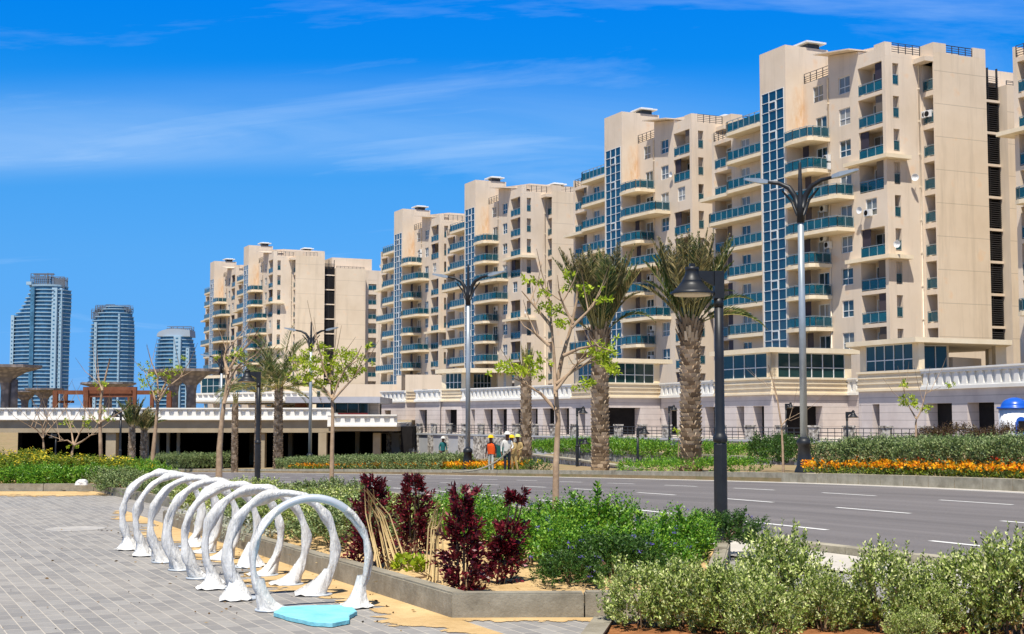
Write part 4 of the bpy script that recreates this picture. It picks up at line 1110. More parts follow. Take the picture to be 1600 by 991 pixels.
# blue domed kiosk
D = 74; kx = gp(1587, D, 0); ki = empty('kiosk', kx, 'small white round kiosk with a blue dome behind the hedge', 'kiosk'); s_ = D/FPX
zd = at(1587,637,D).z; zt_ = at(1587,621,D).z
M['kiosk_white'] = mottled('kiosk_white', (.68,.69,.70), (.76,.77,.78), 2, .6, .4, .03); M['kiosk_blue'] = mottled('kiosk_blue', (.01,.08,.42), (.015,.11,.52), 2, .3, .5, 0)
b = MB(); b.lathe([(24*s_,0),(24*s_,zd)], 24); b.build('body', M['kiosk_white'], ki)
b = MB(); b.lathe([(27*s_,zd-.08),(27*s_,zd+.03)] + [(21*s_*math.cos(a_), zd+.03+(zt_-zd-.03)*math.sin(a_)) for a_ in [i*math.pi/16 for i in range(8)]] + [(.02, zt_)], 24); b.build('dome', M['kiosk_blue'], ki)
b = MB()
for i in range(11):
    a0, a1 = math.pi*i/11, math.pi*(i+1)/11; w_ = 8*s_; zc = zd-.75
    for y in (0,): b.face([(w_*math.cos(a0), -24.3*s_-.1, zc+w_*math.sin(a0)), (0,-24.3*s_-.1,zc), (w_*math.cos(a1), -24.3*s_-.1, zc+w_*math.sin(a1))])
b.box((-8*s_,-24.3*s_-.1,.7),(8*s_,-22*s_,zd-.75)); f = b.build('window', M['kiosk_blue'], ki)
b = MB(); b.box((-4.5*s_,-24.3*s_-.14,.9),(4.5*s_,-24.3*s_-.103,zd-.7)); b.build('pane', M['inner'], f)
# ------------------------------------------------------------------ street furniture
def park_lamp():
    r = empty('park_lamp', (0,0,0), None, 'lamp')
    b = MB(); b.lathe([(.083,0),(.083,1.22),(.076,1.24)], 8, 0, smooth=False); b.lathe([(.078,1.243),(.088,1.26),(.09,1.29),(.088,1.32),(.066,1.345),(.060,1.37),(.057,2.2),(.055,3.0)], 16)
    b.build('pole', M['black_metal'], r)
    b = MB(); b.prism([(-.06,-.06),(.058,-.06),(.058,.06),(-.06,.06)], 3.003, 3.34); b.prism([(-.30,-.032),(-.062,-.032),(-.062,.032),(-.30,.032)], [3.29,3.16,3.16,3.29], [3.345,3.338,3.338,3.345])
    b.lathe([(.062,2.9),(.062,3.002)], 12); b.build('bracket', M['black_metal'], r)
    b = MB(); b.lathe([(.268,3.055),(.272,3.075),(.225,3.10),(.165,3.16),(.125,3.215),(.128,3.22),(.118,3.228),(.085,3.30),(.078,3.345),(.082,3.35),(.082,3.385),(.02,3.40)], 28, 0, (-.33,0,0), caps=False)
    b.lathe([(.268,3.058),(.25,3.07),(.05,3.12)], 28, 0, (-.33,0,0), caps=False); b.box((-.36,-.04,3.395),(-.30,.04,3.43)); h = b.build('lamp_shade', M['black_metal'], r)
    b = MB(); b.lathe([(.222,3.035),(.23,3.07)], 24, 0, (-.33,0,0)); b.build('diffuser', M['diffuser'], h); return r
PL0 = park_lamp()
LG = 'black park lamps with bell shades'
place(PL0, gp(1127, 17.2, 0.02), R(6), 'nearest black park lamp with a bell shade, rising from the green shrubs', LG)
for px, D, lab in ((402, 41, 'black park lamp with a bell shade behind the white hoops'), (187, 74, 'black park lamp between the yellow bushes and the two small palms at the left'),
                   (86, 118, 'small black park lamp beside the bare pale sapling far left')):
    z = zat(X(px,D), D); place(copy_tree(PL0), gp(px, D, z), R(4), lab, LG)
for px, D, y0, lab in ((902,76,665,'small black lamp just left of the left tied palm, by the railing'),(1046,95,0,'small black lamp on the arcade terrace left of the right tied palm'),(997,68,0,'small black lamp between the two tied palms on the garden slope'),
                   (906,83,0,'small dark lamp low beside the left tied palm trunk'),(640,120,0,'short black lamp in front of the grey retaining wall'),(1229,96,0,'black lamp by the wide arcade opening left of the tall street lamp'),(1325,72,0,'black lamp rising behind the big silver hedge')):
    yt = {902:634,1046:632,997:665,906:683,640:699,1229:628,1325:640}[px]
    zt = at(px, yt, D).z; q = place(copy_tree(PL0), gp(px, D, zt-3.46), R(186), lab, LG)
def street_lamp():
    r = empty('street_lamp', (0,0,0), None, 'street lamp')
    b = MB(); b.lathe([(.33,0),(.33,.12),(.25,.3),(.22,.6),(.20,.95),(.24,.98),(.24,1.1),(.16,1.2)], 12); b.build('base', M['black_metal'], r)
    b = MB(); b.lathe([(.125,1.2),(.10,8.9)], 12); b.build('pole', M['grey_pole'], r)
    b = MB(); b.lathe([(.13,8.3),(.12,9.0),(.08,9.2),(.05,10.3),(.02,10.35)], 10); b.build('finial', M['black_metal'], r)
    for s in (-1, 1):
        pts = [(s*.08,0,8.8),(s*.18,0,9.2),(s*.38,0,9.5),(s*.72,0,9.68),(s*1.15,0,9.75)]
        b = MB(); b.tube(pts, [.08,.10,.09,.07,.045], 8); b.tube([(s*.1,0,8.55),(s*.3,0,9.05),(s*.62,0,9.42)], [.06,.05,.03], 6); a = b.build('arm', M['black_metal'], r)
        b = MB(); b.prism([(s*1.08,-.09),(s*1.35,-.16),(s*1.85,-.11),(s*1.95,0),(s*1.85,.11),(s*1.35,.16),(s*1.08,.09)], [9.70,9.72,9.86,9.90,9.86,9.72,9.70], [9.81,9.88,9.94,9.96,9.94,9.88,9.81]); b.build('lamp_head', M['grey_pole'], a)
    return r
SL0 = street_lamp(); G = 'tall double armed street lamps along the road'
for i, (px, D, rz, sc, lab) in enumerate(((1257,46.3,-28,1,'tall double armed street lamp behind the orange flower bed'),(731,70,-20,1,'tall double armed street lamp beside the workers and the left hedge'),
      (484,98,-8,1,'tall double armed street lamp in front of the broad louvred end wall'),(344,121,-10,1.0,'distant double armed street lamp next to the leaning bare tree'))):
    z = zat(X(px,D), D); place(SL0 if i == 0 else copy_tree(SL0), gp(px, D, z), R(rz), lab, G, sc)
b = MB(); b.box((-.004,-.08,0),(.006,.08,.26))

# bicycle hoops wrapped in white plastic
t = NT('white_wrap'); p = t.pos(True)
n_ = t.noise(p, 16, 5, .65, (1.6, 1.6, .22)); t.bump(n_, .75, .05)
M['wrap'] = t.base(t.mix(t.ramp(t.noise(p, 7, 5, .7, (1,1,.5)), [(.48, 0.0), (.70, .6)]), t.ramp(t.noise(p, 5, 4, .6), [(.3, srgb(206,205,202)), (.7, srgb(236,235,231))]), srgb(178,172,160)), .55, .35)  # grey noise paints darker creases into the wrap colour
M['steel'] = mottled('grey_blue_steel', (.46,.50,.53), (.58,.62,.65), 5, .4, .5, .05, 50, metal=.2)
def hoop_pts(n=46):
    P = []
    for i in range(n+1):
        a = R(-47) + (math.pi + 2*R(47))*i/n; P.append(Vector((.475*math.cos(a), 0, .40 + .50*math.sin(a))))
    return P
def make_hoop(seed, bare):
    rr = random.Random(seed); r = empty('bike_hoop', (0,0,0), None, 'bike rack'); P = hoop_pts(); n = len(P)
    ties = sorted(rr.uniform(.08,.92) for _ in range(7))
    b = MB(); seg = 12; k = len(b.v)
    ph = [rr.uniform(0,6.28) for _ in range(6)]
    for i, p in enumerate(P):
        f = i/(n-1); d = (P[min(i+1,n-1)]-P[max(i-1,0)]).normalized(); a = Vector((0,1,0)); c = d.cross(a)
        tie = min(abs(f-q) for q in ties); loose = min(tie/.06, 1)
        k_ = .72 if bare else 1.0; bl = (.031 + .016*loose + .009*math.sin(f*19+ph[0])*loose)*k_
        if bare and .36 < f < .66: bl = .034
        for j in range(seg):
            th = 2*math.pi*j/seg
            w_ = bl + loose*(.010*math.sin(3*th+f*11+ph[1]) + .008*math.sin(5*th-f*23+ph[2]) + .006*math.sin(f*57+2*th+ph[3])) * (0 if bare and .36 < f < .66 else 1)
            sag = 0
            q = p + (c*math.cos(th) + a*math.sin(th))*w_ + Vector((0,0,sag*.3)); b.v.append(tuple(q))
    for i in range(n-1):
        f = (i+.5)/(n-1)
        for j in range(seg):
            j2 = (j+1) % seg; b.f.append((k+i*seg+j, k+i*seg+j2, k+(i+1)*seg+j2, k+(i+1)*seg+j)); b.m.append(1 if bare and .38 < f < .64 else 0); b.sm.append(True)
    b.f += [tuple(k+j for j in range(seg)), tuple(k+(n-1)*seg+j for j in range(seg))[::-1]]; b.m += [0,0]; b.sm += [False,False]
    b.build('hoop', [M['wrap'], M['steel']], r)
    for e, s in ((P[0],1),(P[-1],-1)):
        # loose skirt of plastic flaring over the foot
        dirn = Vector((s*.55, rr.uniform(-.5,-.15), 0)) * (1 if rr.random() < .7 else -.6); L = rr.uniform(.16,.30)
        b = MB(); k = 0; sg = 18; rows = 6
        for i in range(rows+1):
            f = i/rows; cc = Vector((e.x + s*.05*(1-f), 0, .03)) + Vector((s*.05*(1-f),0,.20*(1-f))) + dirn*(L*f*f*.6); cc.z = (.16+.03*(seed%4))*(1-f)**(1.0+.5*(seed%3)) + .012
            for j in range(sg):
                th = 2*math.pi*j/sg; w_ = .044 + .105*f**1.6 + (.022*math.sin(j*2.2+seed) + .014*math.sin(j*4.1))*f
                b.v.append((cc.x + math.cos(th)*w_, cc.y + math.sin(th)*w_*.8, max(cc.z + .02*math.sin(j*2.9)*f, .008)))
        for i in range(rows):
            for j in range(sg): b.f.append((i*sg+j, (i+1)*sg+j, (i+1)*sg+(j+1)%sg, i*sg+(j+1)%sg)); b.m.append(0); b.sm.append(True)
        b.build('plastic_skirt', M['wrap'], r)
        b = MB(); b.lathe([(.13,.004),(.13,.016),(.12,.018)], 16, 0, (e.x,0,0)); b.build('base_plate', M['steel'], r)
    return r
h0, h1 = gnd(490, 951), gnd(281, 858)
h0 = Vector((-1.64, 11.62, .004)); h1 = Vector((-4.2, 17.05, .004))
words = ['nearest hoop of the row, its bare blue grey steel top showing, beside the blue sheet', 'second white wrapped hoop from the blue sheet', 'third white wrapped hoop from the blue sheet', 'fourth white wrapped hoop from the blue sheet',
         'fourth white wrapped hoop from the far end of the row', 'third white wrapped hoop from the far end of the row', 'second white wrapped hoop from the far end', 'farthest white wrapped hoop, last of the row and leftmost']
for i in range(8):
    r = make_hoop(11+i*7, i == 0); f = i/7
    place(r, h0 + (h1-h0)*f, R(25.3 + rnd.uniform(-3,3)) if i else R(17), words[i], 'white plastic wrapped bike hoops in a row')
# blue foam sheet lying on the pavers
fs = [(427,962),(440,953),(480,951),(531,950),(541,953),(552,954),(557,960),(547,966),(545,974),(520,979),(490,978),(455,970)]
q0 = gnd(490, 965); b = MB(); P = [gnd(x, y+3)-q0 for x, y in fs]
PP = []
for i, p in enumerate(P):
    q = P[(i+1) % len(P)]
    for k in range(4): e = p + (q-p)*(k/4); PP.append(e + Vector((rnd.uniform(-.006,.006), rnd.uniform(-.01,.01), 0)))
n = len(PP); ctr = sum(PP, Vector())/n
b.v = [(p.x,p.y,.006) for p in PP] + [(p.x,p.y,.034) for p in PP] + [(ctr.x+(p.x-ctr.x)*.97, ctr.y+(p.y-ctr.y)*.95, .040) for p in PP]
for i in range(n):
    j = (i+1) % n; b.f += [(i,j,n+j,n+i),(n+i,n+j,2*n+j,2*n+i)]; b.m += [0,0]; b.sm += [False,False]
b.f.append(tuple(2*n+i for i in range(n))); b.m.append(0); b.sm.append(False)
tag(b.build('foam_sheet', mottled('turquoise_foam', srgb(108,186,200), srgb(142,204,214), 5, .7, .3, .6, 30), loc=q0+Vector((0,0,.004))), 'torn turquoise foam sheet lying on the pavers by the nearest hoop', 'foam sheet')
mc = gnd(118, 827); b = MB(); b.lathe([(.42,.0),(.42,.008),(.38,.010),(.37,.006),(.02,.006)], 32)
tag(b.build('manhole_cover', mottled('cover_concrete', srgb(150,146,140), srgb(176,172,166), 6, .8, .3, .3), loc=mc+Vector((0,0,.003))), 'round grey manhole cover set in the pavers left of the hoops', 'manhole cover')
tag(b.build('manhole_cover', M['steel'], loc=gnd(420,966)+Vector((40,0,-9))), None) if False else None
def blob(name, loc, sx_, sy_, sz_, mat, label, cat, seed=1):
    b = MB(); rr = random.Random(seed); seg, rows = 14, 7
    for i in range(rows+1):
        f = i/rows; z = sz_*math.sin(f*math.pi/2); w_ = math.cos(f*math.pi/2)**.7 if f < 1 else .02
        for j in range(seg):
            th = 2*math.pi*j/seg; k = w_*(1+.22*math.sin(3*th+seed+f*4)+rr.uniform(-.12,.12)); b.v.append((sx_*k*math.cos(th), sy_*k*math.sin(th), z*(1+rr.uniform(-.1,.1))))
    for i in range(rows):
        for j in range(seg): b.f.append((i*seg+j, i*seg+(j+1)%seg, (i+1)*seg+(j+1)%seg, (i+1)*seg+j)); b.m.append(0); b.sm.append(True)
    return tag(b.build(name, mat, loc=loc), label, cat)
blob('plastic_bag', gp(128, 29.95, .16), .13, .09, .12, M['wrap'], 'crumpled white plastic bag on the far bed kerb at the left', 'plastic bag', 4)
# ------------------------------------------------------------------ vegetation
L_ = lambda *c: c
M['lf_silver'] = leafmat('silver_green_leaves', [(0, srgb(90,110,40)), (.35, srgb(132,152,66)), (.7, srgb(176,188,104)), (1, srgb(222,222,162))], .5, .3, .12)
M['lf_hedge'] = leafmat('hedge_leaves', [(0, srgb(78,98,50)), (.5, srgb(114,134,76)), (1, srgb(166,176,122))], .5, .3, .15)
M['lf_green'] = leafmat('bright_green_leaves', [(0, srgb(52,98,20)), (.5, srgb(92,144,34)), (1, srgb(152,188,62))], .45, .4, .3)
M['lf_dark'] = leafmat('dark_green_leaves', [(0, srgb(36,66,22)), (.5, srgb(58,92,32)), (1, srgb(92,124,50))], .5, .35, .25)
M['lf_red'] = leafmat('dark_red_leaves', [(0, srgb(52,8,16)), (.5, srgb(84,12,26)), (.85, srgb(112,22,36)), (1, srgb(160,60,70))], .4, .45, .2)
M['lf_lime'] = leafmat('lime_leaves', [(0, srgb(116,142,24)), (.5, srgb(160,182,40)), (1, srgb(200,210,76))], .5, .3, .4)
M['lf_yel'] = leafmat('yellow_green_leaves', [(0, srgb(70,98,28)), (.5, srgb(106,128,36)), (1, srgb(164,164,52))], .5, .3, .3)
M['fl_orange'] = leafmat('orange_yellow_petals', [(0, srgb(222,120,14)), (.3, srgb(238,150,18)), (.6, srgb(246,178,24)), (.85, srgb(248,200,40)), (1, srgb(222,76,24))], .6, .2, .3)
M['fl_red'] = leafmat('red_petals', [(0, srgb(190,24,20)), (1, srgb(226,64,40))], .6, .2, .3)
M['fl_violet'] = leafmat('violet_petals', [(0, srgb(84,70,160)), (1, srgb(140,124,206))], .6, .2, .3)
M['fl_yellow'] = leafmat('yellow_petals', [(0, srgb(214,190,40)), (1, srgb(238,216,70))], .6, .2, .3)
M['stem'] = mottled('brown_twigs', srgb(96,76,56), srgb(132,108,82), 8, .9, .2, .2)
M['straw'] = mottled('dry_straw', srgb(168,142,96), srgb(206,182,132), 8, .9, .2, .2)
M['bark_pale'] = mottled('pale_bark', srgb(134,112,90), srgb(176,152,126), 5, .9, .2, .5, 22)
M['frond'] = leafmat('palm_leaflets', [(0, srgb(54,78,34)), (.5, srgb(84,104,50)), (.8, srgb(116,126,70)), (1, srgb(150,140,84))], .5, .35, .2)
M['frond_dry'] = leafmat('dry_palm_leaflets', [(0, srgb(78,84,52)), (.35, srgb(112,112,70)), (.7, srgb(146,132,86)), (1, srgb(186,166,116))], .6, .25, .2)
M['rachis'] = mottled('palm_leaf_stalk', srgb(142,132,74), srgb(178,164,100), 4, .6, .3, .1)
M['boot'] = leafmat('palm_boots', [(0, srgb(112,94,74)), (.5, srgb(150,130,106)), (1, srgb(196,176,150))], .9, .15, 0)
M['boot_core'] = mottled('palm_trunk_fibre', srgb(60,48,36), srgb(92,76,58), 9, .95, .1, .5)
def unit(a): return a/np.maximum(np.linalg.norm(a, axis=1, keepdims=True), 1e-6)
def shoots(lb, rng, base, d, L, nl, ll, lw, m=0, spread=.85, t0=.12, curl=.25):
    """leafy shoots: nl leaves spiralled along every shoot"""
    n = len(base); d = unit(d); L = np.broadcast_to(L, (n,))
    A = unit(np.cross(d, rng.normal(size=(n,3)))); B = np.cross(d, A)
    tt = np.linspace(t0, 1, nl)[None,:] + rng.uniform(-.5,.5,(n,nl))/nl
    ph = np.arange(nl)[None,:]*2.4 + rng.uniform(0,6.28,(n,1))
    rad = A[:,None,:]*np.cos(ph)[...,None] + B[:,None,:]*np.sin(ph)[...,None]
    P = base[:,None,:] + d[:,None,:]*(L[:,None]*tt)[...,None]
    U = rad*spread + d[:,None,:]*(1-curl+.5*tt[...,None]) + rng.normal(size=(n,nl,3))*.18
    sc = rng.uniform(.7,1.2,(n,nl))*(1-.35*tt**3)
    lb.add(P.reshape(-1,3), U.reshape(-1,3), (ll*sc).ravel(), (lw*sc).ravel(), rng, m)
def shell(rng, n, rx, ry, rz, zc=0, lo=-.4, p=1.0, sq=2.6):
    """points and normals on a lumpy rounded box / ellipsoid"""
    v = rng.normal(size=(n*2,3)); v = unit(v); v = v[v[:,2] > lo][:n]
    k = (np.abs(v)**sq).sum(1)**(-1/sq)
    lump = 1 + .15*np.sin(v[:,0]*7+1.3*p)*np.cos(v[:,1]*6+p) + .12*np.sin(v[:,2]*9+p*2.1+v[:,0]*5)
    P = v*(k*lump)[:,None]*np.array([rx,ry,rz]); P[:,2] += zc
    return P, unit(v/np.array([rx,ry,rz]))
def shrub_mesh(key, seed, rx, ry, h, ns, nl, ll, lw, L, mat, up=.8, stems=9, flowers=None, nf=0, fs=.03, lo=-.35):
    def f():
        rng = np.random.default_rng(seed); lb = LB(); P, N = shell(rng, ns, rx, ry, h*.55, h*.50, lo, seed)
        dep = rng.uniform(.55,1.0,(len(P),1))**.6; ctr = np.array([0,0,h*.42]); P = ctr + (P-ctr)*dep
        d = N*.55 + np.array([0,0,up]) + rng.normal(size=P.shape)*.28
        shoots(lb, rng, P - unit(d)*L*.7, d, L*rng.uniform(.6,1.25,len(P)), nl, ll, lw)
        fol = lb.mesh('foliage', [mat]); fl = None
        if flowers:
            lf = LB(); P2_, N2 = shell(rng, nf, rx, ry, h*.55, h*.52, -.2, seed)
            for c, nn in zip(P2_, N2):
                q = c + nn*.02 + rng.normal(size=(10,3))*fs*.9; lf.add(q, unit(rng.normal(size=(10,3))+nn), fs, fs*.8, rng)
            fl = lf.mesh('blossom', [flowers])
        b = MB(); rr = random.Random(seed)
        for i in range(stems):
            a = rr.uniform(0,6.28); r0 = rr.uniform(.02,.28)*min(rx,ry); r1 = rr.uniform(.4,.85)
            p0 = Vector((math.cos(a)*r0, math.sin(a)*r0, -.06)); p2 = Vector((math.cos(a)*rx*r1, math.sin(a)*ry*r1, h*rr.uniform(.6,.9)))
            p1 = p0.lerp(p2, .5) + Vector((rr.uniform(-.05,.05), rr.uniform(-.05,.05), .08*h)); w_ = .011*h/.7
            b.tube([p0, p1, p2], [w_, w_*.7, w_*.3], 5)
        return fol, fl, b.mesh('stems', [M['stem']])
    return cached(('shrub', key), f)
def shrub(name, key, loc, label, cat='shrub', group=None, rz=0, sc=1.0, **kw):
    fol, fl, st = shrub_mesh(key, **kw); r = empty(name, loc, label, cat, group, rz); r.scale = sc if isinstance(sc, tuple) else (sc,sc,sc)
    link('foliage', fol, r); link('stems', st, r)
    if fl: link('blossom', fl, r)
    return r
# foreground silver green shrubs
FG = [('fa', dict(seed=1, rx=.36, ry=.34, h=.56, ns=330, nl=15, ll=.044, lw=.020, L=.17, mat=M['lf_silver'], lo=-.55)),
      ('fb', dict(seed=2, rx=.30, ry=.30, h=.66, ns=310, nl=17, ll=.044, lw=.020, L=.22, mat=M['lf_silver'], lo=-.55)),
      ('fc', dict(seed=3, rx=.40, ry=.36, h=.58, ns=380, nl=16, ll=.044, lw=.020, L=.19, mat=M['lf_silver'], lo=-.55))]
spots = [(1003,10.35,0,.78,'leftmost silver green shrub in the foreground bed, at the planter corner'),(1075,10.2,2,.80,'broad silver green foreground shrub second from the left'),(1143,10.05,0,.86,'silver green foreground shrub below the nearest park lamp'),
         (1222,10.5,1,.98,'tall silver green foreground shrub right of the nearest park lamp'),(1192,9.75,0,.72,'low silver green foreground shrub tucked in front of the tall one'),(1287,10.2,1,.62,'slender silver green foreground shrub left of the bare soil patch'),(1386,10.2,1,.86,'narrow upright silver green foreground shrub standing apart in the middle of the bed'),
         (1335,10.6,0,.42,'smallest silver green shrub in the gap of the foreground bed'),(1455,10.0,0,.62,'silver green foreground shrub right of the narrow upright one'),(1515,10.2,2,.90,'large silver green foreground shrub second from the right edge'),(1585,9.9,1,1.0,'tallest silver green foreground shrub at the right edge of the photo'),(1425,9.5,2,.40,'low silver green clump at the bottom edge of the photo')]
for i, (px, D, k, sc, lab) in enumerate(spots):
    key, kw = FG[k]; shrub('silver_shrub', key, gp(px, D, .04), lab, 'shrub', 'silver green shrubs in the foreground bed', i*1.7, (sc*1.02, sc*1.02, sc), **kw)
# near planter: silver shrubs at the left, green ones in the middle
NP = [('na', dict(seed=5, rx=.62, ry=.6, h=.68, ns=420, nl=13, ll=.055, lw=.026, L=.2, mat=M['lf_hedge'])), ('nb', dict(seed=6, rx=.55, ry=.6, h=.72, ns=420, nl=13, ll=.055, lw=.026, L=.2, mat=M['lf_silver']))]
labs = ['silver green bush behind the hoops, nearest the dark red plants', 'grey green bush behind the second dark red plant', 'silver green bush behind the nearest hoop', 'grey green bush behind the middle hoops near the lamp', 'silver green bush at the far end of the near bed', 'grey green bush beside the thin leafy sapling', 'silver green bush behind the farthest hoops', 'silver green bush against the kerb just left of the leftmost dark red plant', 'grey green bush against the kerb, seen through the nearest hoops', 'silver green bush against the kerb, seen through the middle hoops', 'grey green bush against the kerb near its far end']
for i, (px, D, k) in enumerate(((556,18.3,0),(612,17.6,1),(508,19.6,1),(455,21.4,0),(392,22.6,1),(520,22.8,0),(330,21.6,1),(543,15.9,0),(488,17.0,1),(440,18.4,0),(392,19.9,1))):
    key, kw = NP[k]; shrub('silver_bush', key, gp(px, D, .1), labs[i], 'bush', 'silver green bushes in the near bed', i*2.1, (1.05,1.05,.66), **kw)
GP = [('ga', dict(seed=8, rx=.55, ry=.5, h=.75, ns=300, nl=16, ll=.07, lw=.03, L=.42, mat=M['lf_green'], up=1.0, flowers=M['fl_violet'], nf=7, fs=.022)),
      ('gb', dict(seed=9, rx=.5, ry=.5, h=.85, ns=300, nl=16, ll=.07, lw=.03, L=.5, mat=M['lf_green'], up=1.3, flowers=M['fl_violet'], nf=4, fs=.022)),
      ('gc', dict(seed=10, rx=.6, ry=.5, h=.7, ns=340, nl=15, ll=.06, lw=.026, L=.26, mat=M['lf_dark'], up=.8, flowers=M['fl_violet'], nf=12, fs=.022))]
gl = ['bright green bush between the two middle dark red plants', 'bright green bush right of the rightmost dark red plant', 'leafy green bush in front of the thin young tree', 'bright green bush with blue flowers at the planter front', 'dark green bush at the planter front near the kerb', 'bright green bush left of the nearest park lamp', 'tall bright green bush with an upright tip right of the young tree', 'dark green bush with violet flowers at the foot of the nearest park lamp', 'bright green bush behind the third dark red plant', 'green bush at the planter corner behind the leftmost foreground shrub', 'bright green bush behind the second dark red plant', 'low dark green bush touching the planter front kerb']
for i, (px, D, k, sc) in enumerate(((762,16.2,0,.95),(836,14.2,1,.88),(868,16.3,0,.95),(905,13.4,0,.88),(968,12.7,2,.92),(1060,14.6,1,.86),(935,15.6,1,1.05),(1120,15.9,2,.92),(735,17.6,1,.95),(1010,13.2,0,.86),(690,18.2,0,.9),(890,12.35,2,.66))):
    key, kw = GP[k]; shrub('green_bush', key, gp(px, D, .1), gl[i], 'bush', 'green bushes in the near bed', i*1.3, (sc*.92, sc*.92, sc*.62), **kw)
# tall leafy tips standing above the green bushes
def spike(px, D, ytop, label):
    q = gp(px, D, .1); h = at(px, ytop, D).z - .1
    r = empty('leafy_stem', q, label, 'plant'); rng = np.random.default_rng(px); lb = LB()
    base = np.array([[0,0,h*.35],[.05,.03,h*.3],[-.06,0,h*.25],[.08,-.05,h*.1],[-.07,.06,h*.1]]); d = np.array([[.0,0,1],[.16,.05,1],[-.16,.02,1],[.3,.1,1],[-.3,.1,1]])
    shoots(lb, rng, base, d, np.array([.65,.42,.40,.4,.4])*h, 46, .09, .042, 0, 1.1, .05, .5); lb.build('foliage', M['lf_green'], r)
    b = MB(); b.tube([(0,0,-.05),(.01,0,h*.5),(0,0,h*.98)], [.012,.009,.004], 5); b.build('stems', M['stem'], r)
spike(934, 15.3, 755, 'tall leafy green spike rising above the bushes right of the young tree'); spike(897, 16.2, 770, 'green leafy spike just right of the young tree trunk'); spike(1062, 14.4, 792, 'leafy green spike left of the nearest park lamp')
spike(842, 15.0, 785, 'leafy green spike beside the rightmost dark red plant'); spike(1036, 13.9, 805, 'short leafy spike behind the leftmost foreground shrub'); spike(968, 14.4, 790, 'leafy green spike in the middle of the green bushes'); spike(1092, 15.4, 800, 'thin leafy spike touching the nearest park lamp')
spike(606, 18.6, 762, 'thin green spike between the first two dark red plants'); spike(1000, 13.6, 800, 'green leafy spike above the bushes at the planter corner')
# dark red plants
def red_plant(px, ybase, ytop, wpx, label, lean=0, bare=None):
    q = gnd(px, ybase, .1); D = q.y; h = at(px, ytop, D).z - .1; w_ = wpx*1.06*D/FPX
    r = empty('dark_red_plant', q, label, 'plant', 'dark red leafed plants in the near bed'); rng = np.random.default_rng(px); lb = LB()
    n = 210; z = rng.uniform(0,.93,n)*h; hw_ = rng.uniform(.55,1.25,n)
    if bare: z = np.where((z > bare[0]*h) & (z < bare[1]*h), z*.45, z)
    wid = w_*(.62 + .38*np.abs(np.sin(z/h*5+px))) * np.where(z < .28*h, 1.3, np.where(z > .7*h, .65, .9))*hw_; a = rng.uniform(0,6.28,n)
    P = np.stack([np.cos(a)*wid*.18 + lean*z, np.sin(a)*wid*.18, z], 1); d = np.stack([np.cos(a), np.sin(a), rng.uniform(.15,1.0,n)], 1)
    shoots(lb, rng, P, d, wid*.45, 9, .066, .027, 0, .8, .2, .3)
    lb.build('foliage', M['lf_red'], r); b = MB()
    for k in range(5):
        a = k*1.26; b.tube([(.03*math.cos(a),.03*math.sin(a),-.08),(lean*h*.5+.05*math.cos(a),.05*math.sin(a),h*.5),(lean*h*.95+.06*math.cos(a),.06*math.sin(a),h*.92)], [.012,.009,.004], 5)
    b.build('stems', M['stem'], r)
red_plant(574, 888, 742, 62, 'leftmost dark red plant, seen through the nearest hoop beside straw coloured stalks', .08)
red_plant(646, 868, 738, 52, 'dark red plant second from the left with two thin tips', .0)
red_plant(722, 932, 758, 62, 'tall dark red plant nearest the front kerb, with a full leafy top', .0)
red_plant(778, 912, 760, 50, 'rightmost dark red plant with a bare neck and a small leafy head', .22, (.58,.82))
def stalks(px, ybase, ytop, label, n, spread, bend):
    q = gnd(px, ybase, .1); h = at(px, ytop, q.y).z - .1; r = empty('dry_stalks', q, label, 'plant', 'dry straw stalk clumps'); rr = random.Random(px); b = MB()
    for i in range(n):
        s = rr.uniform(-1,1); top = Vector((bend*h + rr.uniform(-.05,.05), rr.uniform(-.05,.05), h*rr.uniform(.8,1))); p0 = Vector((s*spread, rr.uniform(-.08,.08), -.05)); mid = p0.lerp(top, .6) + Vector((s*spread*.35, 0, .08))
        b.tube([p0, mid, top], [.008,.007,.004], 5)
    b.build('stalk_bundle', M['straw'], r)
    b = MB()
    for i in range(16): a = rr.uniform(0,6.28); b.tube([(0,0,-.02),(math.cos(a)*.1,math.sin(a)*.08,.08),(math.cos(a)*.2,math.sin(a)*.15,rr.uniform(.05,.2))], [.006,.005,.003], 4)
    b.build('dead_twigs', M['stem'], r)
stalks(618, 893, 758, 'clump of pale straw stalks arching from the leftmost dark red plant', 13, .16, -.32)
stalks(684, 915, 782, 'clump of brown dry stalks left of the tall dark red plant', 9, .12, .05)
shrub('weed', 'wd', gnd(640, 893, .1), 'small bright green weed growing in the golden sand', 'plant', None, 0, 1, seed=21, rx=.16, ry=.12, h=.14, ns=40, nl=5, ll=.07, lw=.055, L=.08, mat=M['lf_lime'], stems=3)
